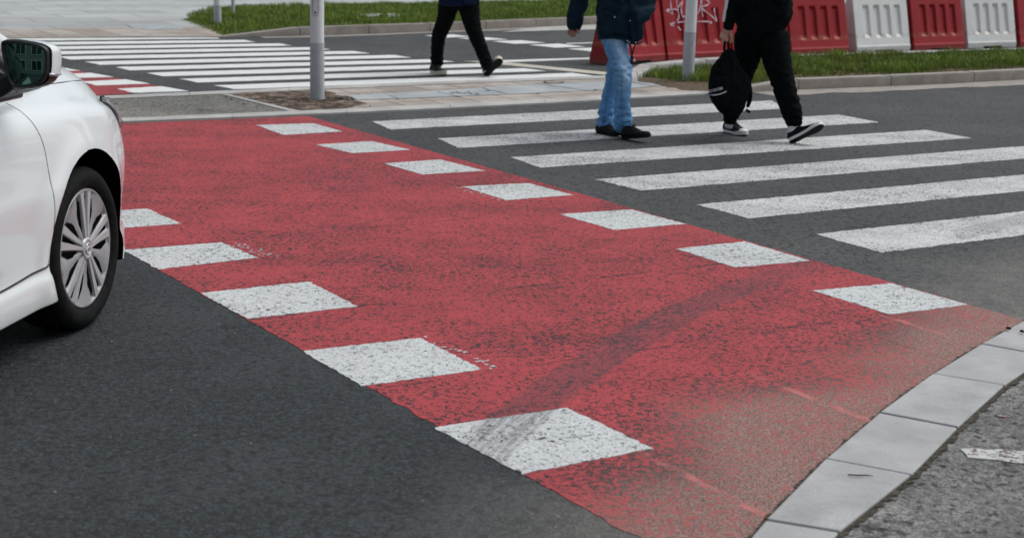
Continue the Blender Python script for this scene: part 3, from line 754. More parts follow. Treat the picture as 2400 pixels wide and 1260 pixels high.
for px, py, rr in ((770, 236, .16), (715, 233, .06), (795, 233, .14)):
    c = G(px, py); flat('pit', [c + Vector((math.cos(k) * rr * random.uniform(.7, 1.2), math.sin(k) * rr * .8 * random.uniform(.7, 1.2), 0)) for k in np.arange(0, 6.2, .5)], .0152, M_dirt, isl)

# ------------------------------------------------------------------ plastic barriers
def plastic(name, a, b, rough=.5):
    t = NT(name); v = t.obj(); c = t.mix(t.ramp(t.noise(v, 3, 5, .65), .35, .7), a, b)
    s = t.n('ShaderNodeSeparateXYZ'); t.put(s.inputs[0], v)
    low = t.math('MULTIPLY', t.ramp(t.math('ADD', s.outputs[2], t.math('MULTIPLY', t.noise(v, 7, 4), .12)), .22, .05), .35)
    c = t.mix(low, c, (.22, .18, .15))
    rz = t.math('MULTIPLY', t.ramp(s.outputs[2], .19, .22), t.ramp(s.outputs[2], .285, .25)); c = t.mix(t.math('MULTIPLY', t.math('MULTIPLY', rz, t.ramp(t.noise(v, 14, 3), .4, .6)), .3), c, (.34, .22, .11))
    t.bump(t.noise(v, 40, 3), .08, .01); return t.done(c, rough, .25)
M_bred = plastic('red_plastic', (.29, .012, .018), (.38, .020, .026), .5); M_bwhite = plastic('white_plastic', (.74, .735, .72), (.82, .815, .80), .5)
def barrier_geo():
    """x along the row 0..L, -y is the carriageway side"""
    Lb = 1.0; bm = bmesh.new()
    def face_y(z):
        if z <= .10: return -.205
        if z <= .74: return -.197 + (.145) * (z - .10) / .64
        return -.048
    xs = [.0, .03, .14] ; ribs = []
    for k in range(4): ribs += [.165 + k * .19, .165 + k * .19 + .015, .165 + k * .19 + .095, .165 + k * .19 + .11]
    xs = [0, .02] + ribs + [.95, .98]
    zs = [0, .02, .095, .115, .18, .21, .25, .60, .64, .70, .735, .76, .80, 1.0, 1.02]
    def rec(x, z):
        for k in range(4):
            x0 = .165 + k * .19
            if x0 + .012 <= x <= x0 + .098:
                if .24 <= z <= .61: return (.05 if z < .5 else .032) if z > .28 else .03
                if .205 <= z < .24: return .0
        return 0
    for sgn_ in (-1, 1):
        grid = []
        for z in zs:
            row = []
            for x in xs:
                y = -face_y(z) - rec(x, z)
                if z == 0: y -= .012
                row.append(bm.verts.new((x, sgn_ * y, z)))
            grid.append(row)
        for j in range(len(zs) - 1):
            for i in range(len(xs) - 1): bm.faces.new((grid[j][i], grid[j][i + 1], grid[j + 1][i + 1], grid[j + 1][i]))
        if sgn_ == -1: g1 = grid
        else: g2 = grid
    for i in range(len(xs) - 1):
        bm.faces.new((g1[-1][i], g1[-1][i + 1], g2[-1][i + 1], g2[-1][i])); bm.faces.new((g1[0][i], g1[0][i + 1], g2[0][i + 1], g2[0][i]))
    for j in range(len(zs) - 1):
        bm.faces.new((g1[j][0], g1[j + 1][0], g2[j + 1][0], g2[j][0])); bm.faces.new((g1[j][-1], g1[j + 1][-1], g2[j + 1][-1], g2[j][-1]))
    bmesh.ops.recalc_face_normals(bm, faces=bm.faces)
    return bm
def barrier_mesh(mat):
    bm = barrier_geo(); me = bpy.data.meshes.new('shell')
    ed = [e for e in bm.edges if e.calc_face_angle(0) > .35]
    bmesh.ops.bevel(bm, geom=ed, offset=.006, segments=1, affect='EDGES')
    bm.to_mesh(me); bm.free(); me.materials.append(mat); return me
ME = {'red': barrier_mesh(M_bred), 'white': barrier_mesh(M_bwhite)}
def slot_mesh():
    bm = bmesh.new(); bmesh.ops.create_cube(bm, size=1, matrix=Matrix.Translation((.5, 0, .022)) @ Matrix.Diagonal((.36, .416, .045, 1)))
    me = bpy.data.meshes.new('forklift_slot'); bm.to_mesh(me); bm.free(); me.materials.append(M_dark); return me
MS = slot_mesh()
def bplug():
    bm = bmesh.new(); bmesh.ops.create_cone(bm, cap_ends=True, segments=20, radius1=.05, radius2=.045, depth=.03, matrix=Matrix.Translation((.5, 0, 1.035)))
    me = bpy.data.meshes.new('filler_cap'); bm.to_mesh(me); bm.free(); me.materials.append(M_bred); return me
row = [(1441, 155, 1563, 146.5, 'red', 'red plastic barrier at the open end of the row beside the give-way marks'),
       (1565, 147, 1716, 140, 'red', 'red plastic barrier with pale graffiti scrawled across its face'),
       (1718, 139.5, 1853, 134, 'red', 'red plastic barrier mostly hidden behind the person in black'),
       (1855, 134, 1993, 128.5, 'red', 'red plastic barrier just right of the person in black, beside the first white one'),
       (2008, 127.5, 2136, 122.5, 'white', 'white plastic barrier nearest the person in black, with rusty stains in its recesses'),
       (2142, 122.8, 2263, 118, 'red', 'red plastic barrier standing between the two white barriers'),
       (2268, 117, 2384, 113.5, 'white', 'white plastic barrier second from the person in black, near the picture edge'),
       (2391, 113.5, 2508, 109, 'red', 'red plastic barrier at the picture edge, after the second white one')]
bars = []
for (x0, y0, x1, y1, colr, lab) in row:
    a, b = G(x0, y0), G(x1, y1); d = b - a; az = math.atan2(d.y, d.x)
    nrm = Vector((-d.y, d.x, 0)).normalized()
    r = empty('traffic_barrier', a + nrm * .205, az); r.scale = (min(1.12, d.length / 1.0), 1, 1); tag(r, lab, 'barrier', 'red and white plastic barriers')
    o = bpy.data.objects.new('shell', ME[colr]); C.objects.link(o); o.parent = r
    s = bpy.data.objects.new('forklift_slot', MS); C.objects.link(s); s.parent = r
    bars.append((r, a, d))
# graffiti: strokes sprayed on the second barrier's sloping face
M_spray = plain('pale_pink_spray', (.62, .42, .50), .7, .3, 0, .25, 30)
r, a, d = bars[1]
rot = Matrix.Rotation(-math.atan2(d.y, d.x), 3, 'Z')
fn = Vector((0, -.64, .145)).normalized(); f0 = Vector((0, -.197, .10))
def on_face(cx, cy):
    dr = ray(1390 + cx / 6.3, cy / 6.3); o_ = rot @ (EYE - r.location); q = rot @ dr
    o_.x /= r.scale.x; q.x /= r.scale.x
    t = (f0 - o_).dot(fn) / q.dot(fn); return o_ + q * t + fn * .004
strokes = [[(1135, -60), (1140, 20), (1150, 110), (1170, 210), (1130, 180), (1075, 160), (1110, 145), (1190, 140), (1260, 150)],
           [(1225, -60), (1235, 60), (1250, 150), (1265, 240), (1250, 300), (1240, 290), (1275, 270)],
           [(1345, -60), (1310, 20), (1250, 120), (1230, 160)],
           [(1320, 20), (1300, 110), (1305, 200), (1325, 250), (1370, 230)],
           [(1455, -60), (1430, 60), (1440, 160), (1500, 210), (1550, 190), (1580, 100), (1590, -10)],
           [(1600, -40), (1600, 60), (1605, 160), (1620, 250)],
           [(1590, -20), (1660, 0), (1715, 40), (1680, 80), (1600, 110), (1670, 180), (1760, 250), (1820, 320), (1800, 220), (1785, 130), (1795, 140)],
           [(1240, 335), (1330, 325), (1500, 325), (1640, 320), (1750, 330), (1720, 350)],
           [(1130, 360), (1210, 335), (1140, 375), (1195, 385)], [(1255, 395), (1280, 440), (1295, 440)]]
V, Fc = [], []
for s in strokes:
    pts = [on_face(*p[:2]) for p in smooth_path([(x, y, 0) for x, y in s], 5)]
    k = len(V); n = len(pts)
    for i, p in enumerate(pts):
        t_ = (pts[min(i + 1, n - 1)] - pts[max(i - 1, 0)]).normalized(); sd_ = fn.cross(t_).normalized() * (.0075 + .003 * math.sin(i * .9))
        V += [p - sd_, p + sd_]
    for i in range(n - 1): Fc.append((k + 2 * i, k + 2 * i + 1, k + 2 * i + 3, k + 2 * i + 2))
mesh('graffiti', V, Fc, M_spray, r)


# ------------------------------------------------------------------ people
def cloth(name, a, b, sc=60, rough=.85, fade=False, sheen=.0, spec=.06):
    t = NT(name); v = t.pos()
    c = t.mix(t.ramp(t.noise(v, sc, 3), .3, .7), a, b)
    if fade:
        c = t.mix(t.attr('fade'), c, (.46, .64, .86))
        c = t.mix(t.attr('seam'), c, (.035, .10, .22))
        c = t.mix(t.math('MULTIPLY', t.ramp(t.noise(t.mapping(v, 0, (1, 1, .3)), 90, 2), .45, .7), .35), c, (.08, .2, .4))
    t.bump(t.noise(v, 300, 2), .15, .002)
    if sheen: t.b.inputs['Sheen Weight'].default_value = sheen
    return t.done(c, rough, spec)
M_denim = cloth('blue_denim', (.105, .27, .52), (.16, .36, .62), 25, fade=True)
M_navy = cloth('navy_cloth', (.006, .017, .030), (.012, .029, .047), 12, .65)
M_navyblue = cloth('dark_blue_cloth', (.005, .009, .030), (.008, .014, .045), 12, .7)
M_black = cloth('black_cloth', (.0028, .0042, .005), (.006, .008, .009), 20, .9)
M_blackpants = cloth('black_trouser_cloth', (.0022, .0036, .0042), (.005, .007, .0078), 18, .9)
M_shoeblack = plain('black_shoe', (.0045, .0055, .0065), .6, .15, 0, .3, 30)
M_rubberwhite = plain('white_rubber', (.74, .74, .73), .55, .4, 0, .06, 30)
M_rubbercream = plain('cream_rubber', (.62, .57, .48), .6, .4, 0, .08, 30)
M_rubberdark = plain('dark_rubber', (.009, .0095, .0105), .8, .12, 0, .3, 60, .3)
M_sock = plain('white_sock', (.70, .70, .74), .9, .2, 0, .06, 60)
M_metalbtn = plain('steel', (.62, .63, .64), .35, .5, .4, .05)
def skin(name, col):
    t = NT(name); v = t.pos(); c = t.mix(t.ramp(t.noise(v, 45, 4), .3, .7), tuple(x * .86 for x in col), tuple(x * 1.1 for x in col))
    t.b.inputs['Subsurface Weight'].default_value = .08; t.b.inputs['Subsurface Radius'].default_value = (.012, .005, .003)
    return t.done(c, .55, .35)
M_skin = skin('skin', (.50, .27, .20)); M_skintan = skin('tanned_skin', (.36, .18, .125))
M_whitecloth = plain('white_cloth', (.72, .72, .72), .9, .2, 0, .05, 60)

def wrinkle(amp, sx=9, sz=22, knees=(), ankle=None, slope=.6):
    def f(p, n):
        q = Vector((p.x * sx + p.z * sx * slope, p.y * sx, p.z * sz))
        a = noise.noise(q) + .5 * noise.noise(q * 2.1 + Vector((5, 1, 2)))
        a = 1 - abs(a) * 2.2                       # ridged folds
        k = .35
        for (z, s, g) in knees: k += g * math.exp(-((p.z - z) / s) ** 2)
        return amp * k * a
    return f

def shoe(parent, heel, d, pitch, label, upper, solemat, under, L=.285, W=.098, toecap=None, laces=None, roll=0.0, sole_h=.03, up=1.0):
    """heel: ground point of the heel; d: heading; pitch: toe raised, heel stays on the ground"""
    d = Vector((d[0], d[1], 0)).normalized(); lat = Vector((-d.y, d.x, 0))
    base = Matrix((( d.x, lat.x, 0, heel.x), (d.y, lat.y, 0, heel.y), (0, 0, 1, heel.z), (0, 0, 0, 1))) @ Matrix.Rotation(-pitch, 4, 'Y') @ Matrix.Rotation(roll, 4, 'X')
    prof = [(0, .012), (.008, .55), (.04, .68), (.09, .66), (.14, .70), (.19, .90), (.225, .98), (.255, .86), (.275, .58), (.285, .02)]
    xs = [p[0] / .285 * L for p in prof]; hw = [p[1] * W / 2 for p in prof]
    def outline(gr): return [(x, h * gr) for x, h in zip(xs, hw)] + [(x, -h * gr) for x, h in list(zip(xs, hw))[-2:0:-1]]
    lift = lambda x: .012 * max(0, (x / L - .72) / .28) ** 1.5 + .0
    oc = outline(1.0); n = len(oc)
    # smooth outline
    sp = [tuple(p[:2]) for p in smooth_path([(x, y, 0) for x, y in oc + [oc[0]]], 4)][:-1]; n = len(sp)
    def ring(z, gr, dx=0): return [base @ Vector((L / 2 + (x - L / 2) * gr + dx, y * gr, z + lift(x))) for x, y in sp]
    rings = [ring(.0, .95), ring(.004, 1.0), ring(sole_h, 1.0), ring(sole_h + .003, .965)]
    vs = [p for r in rings for p in r]; fs = []
    for i in range(3):
        for k in range(n): fs.append((i * n + k, i * n + (k + 1) % n, (i + 1) * n + (k + 1) % n, (i + 1) * n + k))
    fs.append(tuple(range(n))[::-1]); fs.append(tuple(3 * n + k for k in range(n)))
    # upper: cross sections along the foot
    sec = [(.004, .030, .045), (.012, .036, .085), (.04, .037, .102), (.075, .037, .104), (.105, .038, .098), (.14, .040, .078), (.18, .0445, .061), (.22, .0455, .050), (.25, .040, .043), (.272, .027, .034), (.281, .010, .022)]
    V, Fc = [], []; m = 18
    sec = smooth_path(sec, 3)
    for x, h_, z_ in sec:
        x = x / .285 * L; z_ = z_ * up
        for k in range(m):
            an = math.pi * k / (m - 1); cy = math.cos(an); sz = math.sin(an)
            y = h_ * W / .098 * math.copysign(abs(cy) ** .75, cy); z = sole_h - .004 + (z_ - sole_h + .014) * max(0, sz) ** .8
            V.append(base @ Vector((x, y, z + lift(x))))
    for i in range(len(sec) - 1):
        for k in range(m - 1): Fc.append((i * m + k, (i + 1) * m + k, (i + 1) * m + k + 1, i * m + k + 1))
        Fc.append((i * m + m - 1, (i + 1) * m + m - 1, (i + 1) * m, i * m))
    Fc.append(tuple(range(m))); Fc.append(tuple((len(sec) - 1) * m + k for k in range(m))[::-1])
    sh = mesh('shoe', V, Fc, [upper] + ([toecap] if toecap else []), parent, True)
    if label: sh['label'] = label
    if toecap:
        for p in sh.data.polygons:
            c = sum(((base.inverted() @ (sh.data.vertices[i].co + OFF)) for i in p.vertices), Vector()) / len(p.vertices)
            if c.x > .243 / .285 * L: p.material_index = 1
    so = mesh('sole', vs, fs, [solemat, under], sh)
    so.data.polygons[len(fs) - 2].material_index = 1
    for p in so.data.polygons[:n]: p.material_index = 1
    if laces:
        T = []
        for x in (.112, .128, .144, .160, .176):
            zz = np.interp(x, [s[0] for s in sec], [s[2] for s in sec]) * up + .012; w2 = .020
            T.append([(*(base @ Vector((x, -w2, zz - .006))), .0026, .0026), (*(base @ Vector((x + .004, 0, zz + .0015))), .0026, .0026), (*(base @ Vector((x, w2, zz - .006))), .0026, .0026)])
        for s_ in (-1, 1):
            T.append([(*(base @ Vector((.112, 0, .108 * up))), .003, .003), (*(base @ Vector((.118, s_ * .018, .128 * up))), .003, .003), (*(base @ Vector((.105, s_ * .032, .118 * up))), .003, .003), (*(base @ Vector((.11, s_ * .012, .106 * up))), .003, .003)])
        v, f = tubes_mesh(T, seg=6, sub=3); mesh('laces', v, f, laces, sh, True)
    return base, sh

def bodyskin(parent, tubes, mat, fingers=()):
    me = fuse(tubes + list(fingers), .0045, 1)
    return link('body', me, mat, parent, True)
def head_tubes(top, facing):      # top: base of the neck
    f = Vector((facing[0], facing[1], 0)).normalized(); s = Vector((-f.y, f.x, 0)); p = Vector(top)
    T = [[(*p, .062, .062), (*(p + Vector((0, 0, .10)) + f * .015), .058, .058)],
         [(*(p + Vector((0, 0, .075)) + f * .055), .050, .055), (*(p + Vector((0, 0, .14)) + f * .035), .066, .078), (*(p + Vector((0, 0, .21)) + f * .02), .074, .092), (*(p + Vector((0, 0, .255)) + f * .01), .066, .080)],
         [(*(p + Vector((0, 0, .185)) + f * .105), .010, .012), (*(p + Vector((0, 0, .150)) + f * .125), .016, .016)],
         [(*(p + Vector((0, 0, .112)) + f * .105 + s * .022), .008, .008), (*(p + Vector((0, 0, .112)) + f * .105 - s * .022), .008, .008)]]
    for k in (-1, 1):
        T.append([(*(p + Vector((0, 0, .135)) + s * .074 * k), .010, .018), (*(p + Vector((0, 0, .185)) + s * .078 * k - f * .01), .012, .022)])
    return T
def U(p, rx, ry=None): return (p.x, p.y, p.z, rx, ry if ry else rx)

# ---- person in light jeans and dark parka
Y2 = 12.12
root = empty('person', (0, 0, 0)); c = (G(1425, 318) + G(1482, 327)) / 2; root.location = (c.x, c.y, 0); OFF = Vector((c.x, c.y, 0))
tag(root, 'person in light blue jeans and a dark navy parka walking over the zebra stripes', 'person', 'pedestrians crossing')
def p2(x, y, dy, rx, ry=None): return U(P(x, y, Y2 + dy), rx, ry)
front = [p2(1436, 50, -.02, .105, .10), p2(1437, 92, -.05, .088, .09), p2(1449, 130, -.10, .080, .085), p2(1457.5, 163, -.14, .071, .077), p2(1459, 200, -.14, .066, .073), p2(1458.5, 240, -.12, .061, .069), p2(1460, 275, -.10, .062, .067), p2(1462.5, 300, -.09, .064, .068)]
rear = [p2(1450, 50, .10, .09, .10), p2(1450, 105, .11, .076, .085), p2(1446, 140, .12, .064, .075), p2(1439.5, 178, .13, .060, .07), p2(1431.5, 210, .14, .058, .067), p2(1425, 242, .14, .058, .066), p2(1420, 270, .13, .057, .065), p2(1417.5, 293, .12, .058, .066)]
pel = [p2(1450, -10, 0.02, .155, .12), p2(1447, 45, .03, .145, .125)]
zk2 = P(1459, 165, Y2).z
fold = wrinkle(.0145, 10, 26, [(zk2 + .02, .10, .75), (.12, .10, 1.1), (zk2 + .30, .12, .3)])
me = fuse([front, rear, pel], .0105, 3, fold)
jeans = link('jeans', me, M_denim, root, True)
FA = np.zeros(len(me.vertices), np.float32); SE = FA.copy()
fcent = np.array([[q[0], q[1], q[2]] for q in smooth_path(front, 8)]); rcent = np.array([[q[0], q[1], q[2]] for q in smooth_path(rear, 8)])
for i, v in enumerate(me.vertices):
    p = np.array(v.co + OFF)
    df = np.abs(fcent[:, 2] - p[2]); a = fcent[df.argmin()]; dr = np.abs(rcent[:, 2] - p[2]); b = rcent[dr.argmin()]
    isf = np.hypot(*(p - a)[:2]) < np.hypot(*(p - b)[:2])
    o_ = (p - (a if isf else b))
    ff = math.exp(-((o_[0] - .025) / .045) ** 2) * (1 if o_[1] < 0 else .2)
    zz = (.85 * math.exp(-((p[2] - (zk2 + .02)) / .14) ** 2) + .75 * math.exp(-((p[2] - (zk2 + .26)) / .15) ** 2))
    FA[i] = max(0, min(1, ff * zz * (1 if isf else .45) + .12 * noise.noise(v.co * 14)))
    sx = -.010 if isf else -.020
    if o_[1] < 0:
        k = math.exp(-((o_[0] - sx) / .007) ** 2)
        k *= .55 + .45 * math.sin(p[2] * 260)
        SE[i] = max(0, min(1, k * (.8 if p[2] < zk2 + .05 else .5))) if p[2] < zk2 + .24 else 0
for nm, arr in (('fade', FA), ('seam', SE)):
    at = me.attributes.new(nm, 'FLOAT', 'POINT'); at.data.foreach_set('value', arr)
# shoes
hA = G(1401, 312); tA = G(1452, 322); shoe(root, hA, tA - hA, R(1.0), None, M_shoeblack, M_rubberdark, M_rubberdark, .285, .098, None, M_black, sole_h=.026, up=.86)
hB = G(1461, 326); shoe(root, hB, Vector((.17, -.20)), R(9), None, M_shoeblack, M_rubberdark, M_rubberdark, .285, .10, None, M_black, sole_h=.026, up=.88)
v, f = tubes_mesh([[p2(1416.5, 288, .115, .040), p2(1412, 298, .11, .036)]]); mesh('sock', v, f, M_sock, root, True)
v, f = tubes_mesh([[p2(1466, 296, -.09, .044), p2(1467, 311, -.10, .040)]]); mesh('sock', v, f, M_shoeblack, root, True)
# parka
torso = [p2(1458, -205, 0, .10, .09), p2(1458, -185, 0, .19, .125), p2(1457, -110, 0, .20, .15), p2(1454, -30, 0, .185, .16), p2(1452, 20, -.01, .180, .165), p2(1453, 55, -.01, .180, .165), p2(1454, 80, -.02, .178, .16)]
armL = [p2(1400, -175, .03, .085), p2(1372, -90, .10, .078), p2(1362, -20, .14, .074, .075), p2(1354, 20, .13, .069), p2(1347, 50, .11, .063), p2(1344, 66, .10, .052)]
armR = [p2(1516, -175, -.03, .085), p2(1527, -90, -.02, .078), p2(1516, 0, -.06, .072), p2(1509, 30, -.12, .066), p2(1484, 42, -.19, .058)]
flap = [p2(1480, 60, -.12, .085, .05), p2(1492, 90, -.12, .058, .04)]
foldj = wrinkle(.011, 6, 11, [(P(1450, 30, Y2).z, .25, .5)], slope=-.7)
me = fuse([torso, armL, armR, flap], .0125, 3, foldj)
parka = link('parka', me, M_navy, root, True)
hem = [P(*q, Y2 + dy) for q, dy in (((1401, 90), -.02), ((1412, 90), -.10), ((1432, 86.5), -.165), ((1455, 91), -.18), ((1478, 101), -.18), ((1494, 102), -.17), ((1506, 98), -.10))]
v, f = tubes_mesh([[U(p, .008) for p in hem]], seg=8, sub=4); mesh('hem', v, f, M_navy, parka, True)
for px, py, dy in ((1440.6, 41, -.185), (1477, 49, -.20), (1515, 44.5, -.18), (1469.7, 96, -.20), (1474.5, 99, -.20), (1490, 100.5, -.195)):
    bm = bmesh.new(); bmesh.ops.create_icosphere(bm, subdivisions=2, radius=.0055, matrix=Matrix.Translation(P(px, py, Y2 + dy)))
    bmobj('snap_button', bm, M_metalbtn, parka, True)
v, f = tubes_mesh([[p2(1470, 92, -.19, .006), p2(1478, 112, -.18, .006), p2(1480.5, 128, -.17, .006), p2(1485, 141, -.17, .006)],
                   [p2(1490, 101, -.19, .006), p2(1483, 122, -.17, .0065), p2(1478.5, 142, -.16, .007), p2(1480.5, 167, -.15, .006)]], seg=8)
mesh('drawstring', v, f, M_navy, parka, True)
v, f = tubes_mesh([[p2(1485.5, 139, -.17, .0075), p2(1487.5, 144, -.17, .0065)]], seg=8); mesh('cord_tip', v, f, M_rubberwhite, parka, True)
v, f = tubes_mesh([[p2(1476, -60, -.165, .018, .006), p2(1478, 0, -.178, .018, .006), p2(1481, 50, -.187, .018, .006), p2(1484, 98, -.18, .016, .006)]], seg=8)
mesh('front_placket', v, f, M_navy, parka, True)
v, f = tubes_mesh([[p2(1418, 27, -.165, .010, .008), p2(1436, 36, -.176, .011, .008), p2(1444, 44, -.178, .010, .008)], [p2(1432, -20, -.17, .012, .008), p2(1460, 8, -.18, .012, .008)]], seg=8)
mesh('pocket_flap', v, f, M_navy, parka, True)
# body with the hanging hand
bt = [[U(P(1458, -200, Y2), .07), p2(1457, -110, 0, .15, .10), p2(1452, 20, 0, .14, .10)], [p2(1450, 20, 0, .13, .10), p2(1437, 92, -.05, .065), p2(1458, 165, -.14, .045), p2(1462, 298, -.09, .036)],
      [p2(1450, 55, .10, .065), p2(1446, 140, .12, .044), p2(1431.5, 210, .14, .040), p2(1418, 289, .12, .034)], [p2(1400, -175, .03, .05), p2(1362, -20, .14, .045), p2(1344, 66, .10, .030, .026)],
      [p2(1516, -175, -.03, .05), p2(1516, 0, -.06, .045), p2(1484, 42, -.17, .035)],
      [p2(1344, 62, .10, .029, .024), p2(1342.5, 71, .09, .037, .022), p2(1341, 77, .08, .036, .020)]]
fg = []
for k, (x0, x1, x2, yb, L1) in enumerate(((1333.0, 1331.5, 1334.0, 75, 6.6), (1337.4, 1336.6, 1338.8, 77, 8.0), (1341.8, 1341.8, 1343.4, 77.5, 8.8), (1346.0, 1347.0, 1348.0, 76.5, 7.4))):
    fg.append([p2(x0, yb - 2, .08, .0080), p2(x1, yb + L1 * .55, .055, .0074), p2(x2, yb + L1, .075, .0068), p2(x2 + 1.0, yb + L1 - 1.0, .095, .0062)])
fg.append([p2(1350, 69, .08, .0105), p2(1355.5, 74, .05, .0092), p2(1356.5, 79, .045, .0078)])
wf = Vector((.65, -.75))
bodyskin(root, bt + head_tubes(P(1458, -205, Y2), wf), M_skintan, fg)
OFF = Vector((0, 0, 0))

# ---- person in black tracksuit
Y3 = 12.18
c = (G(1712, 318) + G(1870, 335)) / 2; root = empty('person', (c.x, c.y, 0)); OFF = Vector((c.x, c.y, 0))
tag(root, 'person in a black tracksuit with a white sleeve stripe, striding with a raised toe', 'person', 'pedestrians crossing')
def p3(x, y, dy, rx, ry=None): return U(P(x, y, Y3 + dy), rx, ry)
fr = [p3(1814, 85, -.02, .122, .12), p3(1819, 130, -.06, .116, .115), p3(1829, 170, -.10, .098, .10), p3(1838, 205, -.13, .086, .092), p3(1848, 235, -.15, .082, .086), p3(1856, 262, -.16, .077, .08), p3(1861, 281, -.16, .064, .068), p3(1863, 291, -.16, .049, .052)]
re = [p3(1756, 85, .06, .122, .12), p3(1752, 130, .09, .108, .11), p3(1741, 170, .13, .088, .092), p3(1731, 205, .17, .075, .08), p3(1721, 240, .19, .066, .07), p3(1714, 270, .19, .058, .06), p3(1711, 286, .18, .045, .048)]
pel = [p3(1784, 20, .02, .18, .12), p3(1784, 75, .02, .195, .14)]
zk = P(1838, 205, Y3).z
me = fuse([fr, re, pel], .0115, 3, wrinkle(.009, 9, 20, [(zk, .13, .6), (.14, .12, 1.0)]))
link('trousers', me, M_blackpants, root, True)
for cf in ([p3(1862.5, 286, -.16, .052, .054), p3(1864, 294, -.16, .050, .052)], [p3(1711.5, 282, .18, .048, .05), p3(1710.5, 290, .18, .046, .048)]):
    v, f = tubes_mesh([cf], cap=.1); mesh('cuff', v, f, M_black, root, True)
tor = [p3(1790, -215, 0, .10, .09), p3(1790, -195, 0, .20, .125), p3(1790, -110, 0, .215, .15), p3(1790, -30, 0, .205, .16), p3(1792, 8, 0, .212, .17), p3(1793, 24, 0, .215, .172), p3(1787, 36, 0, .20, .16), p3(1784, 58, 0, .198, .155)]
sl = [p3(1735, -185, .0, .085), p3(1728, -90, .02, .075), p3(1722, -20, .0, .067), p3(1716, 15, -.03, .058), p3(1711, 42, -.05, .052), p3(1708, 58, -.06, .043), p3(1706.5, 66, -.06, .039)]
sr = [p3(1845, -185, -.0, .085), p3(1858, -95, .0, .075), p3(1846, -25, -.06, .065), p3(1820, 0, -.15, .06)]
me = fuse([tor, sl, sr], .0125, 3, wrinkle(.010, 6, 14, [(P(1790, 24, Y3).z, .12, .7)], slope=.4))
hood = link('sweatshirt', me, M_black, root, True)
stp_ = [p3(1711.5, -60, -.045, .014, .010), p3(1706, -15, -.06, .014, .010), p3(1701.5, 15, -.075, .014, .010), p3(1697.5, 38, -.08, .013, .010), p3(1695.5, 50, -.08, .012, .010)]
v, f = tubes_mesh([stp_], seg=8); mesh('sleeve_stripe', v, f, M_whitecloth, hood, True)
hA = G(1700, 309); _, s1 = shoe(root, hA, Vector((.135, -.26)), R(0), 'black canvas shoe flat on the ground with a white toe cap', M_shoeblack, M_rubberwhite, M_rubberdark, .285, .104, M_rubberwhite, M_black, sole_h=.032)
hB = G(1852, 336); _, s2 = shoe(root, hB, Vector((.245, -.12)), R(31), 'black canvas shoe with its toe raised and dark underside showing', M_shoeblack, M_rubberwhite, M_rubberdark, .30, .108, M_rubberwhite, M_black, R(-24), sole_h=.032, up=.86)
v, f = tubes_mesh([[p3(1863, 288, -.16, .044), p3(1859, 302, -.165, .044), p3(1856.5, 312, -.165, .038)]]); mesh('sock', v, f, M_sock, root, True)
v, f = tubes_mesh([[p3(1711, 284, .18, .038), p3(1707, 298, .17, .030)]]); mesh('sock', v, f, M_sock, root, True)
bt = [[U(P(1790, -210, Y3), .07), p3(1790, -110, 0, .16, .10), p3(1786, 40, 0, .15, .10)], [p3(1806, 60, 0, .09), p3(1838, 205, -.13, .05), p3(1863, 291, -.16, .036)], [p3(1762, 60, .05, .09), p3(1731, 205, .17, .05), p3(1711, 284, .18, .036)],
      [p3(1735, -185, 0, .05), p3(1722, -20, 0, .045), p3(1707, 64, -.06, .029, .025)], [p3(1845, -185, 0, .05), p3(1858, -95, 0, .05), p3(1820, 0, -.15, .04)],
      [p3(1706.5, 62, -.06, .028, .025), p3(1704.5, 72, -.06, .038, .026), p3(1701.5, 82, -.06, .040, .028)]]
fg = []
for (x0, y0, x1, y1, x2, y2, x3, y3) in ((1692.5, 77, 1688.8, 83, 1690, 90, 1694, 92), (1697, 80, 1693.8, 88.5, 1695, 95.5, 1699, 97), (1702, 82, 1699.2, 90.8, 1700.2, 98, 1704, 99.5), (1706.6, 82, 1704.8, 91.5, 1705.6, 99, 1708, 101)):
    fg.append([p3(x0, y0, -.075, .0086), p3(x1, y1, -.104, .0084), p3(x2, y2, -.098, .0076), p3(x3, y3, -.065, .007)])
fg.append([p3(1710.0, 72, -.075, .0125), p3(1713.8, 83, -.108, .0112), p3(1713.6, 93, -.114, .010), p3(1712, 100.5, -.11, .0085)])
bodyskin(root, bt + head_tubes(P(1790, -215, Y3), (.5, -.85)), M_skin, fg)
OFF = Vector((0, 0, 0))

# ---- backpack held in the hand
c = P(1709, 200, Y3 - .12); root = empty('backpack', c); OFF = c.copy()
tag(root, 'limp black backpack with a white print and grey band hanging from the hand', 'backpack')
def pb(x, y, dy, rx, ry=None): return U(P(x, y, Y3 - .12 + dy), rx, ry)
main = [pb(1712, 116, 0, .035, .03), pb(1709, 135, 0, .072, .06), pb(1704.5, 165, 0, .125, .095), pb(1708, 195, 0, .158, .115), pb(1711.5, 222, 0, .158, .12), pb(1716, 244, 0, .125, .11), pb(1722, 260, 0, .082, .085), pb(1724, 267, 0, .045, .06)]
me = fuse([main], .011, 3, wrinkle(.010, 7, 9, [(P(1709, 150, Y3).z, .2, .5)], slope=1.0))
bp = link('bag', me, M_black, root, True)
pk = [pb(1695, 188, -.075, .075, .05), pb(1692, 212, -.08, .095, .055), pb(1702, 240, -.07, .085, .05)]
me = fuse([pk], .010, 3, wrinkle(.006, 8, 10, slope=.8)); link('front_pocket', me, M_black, root, True)
st = [pb(1738, 150, .02, .016, .008), pb(1751, 180, .02, .018, .010), pb(1757.5, 210, .02, .018, .012), pb(1757, 235, .0, .018, .012), pb(1752, 250, -.02, .014, .010)]
v, f = tubes_mesh([st, [pb(1749, 258, -.03, .012, .006), pb(1757, 263, -.04, .012, .006)]], seg=8); mesh('shoulder_strap', v, f, M_blackpants, root, True)
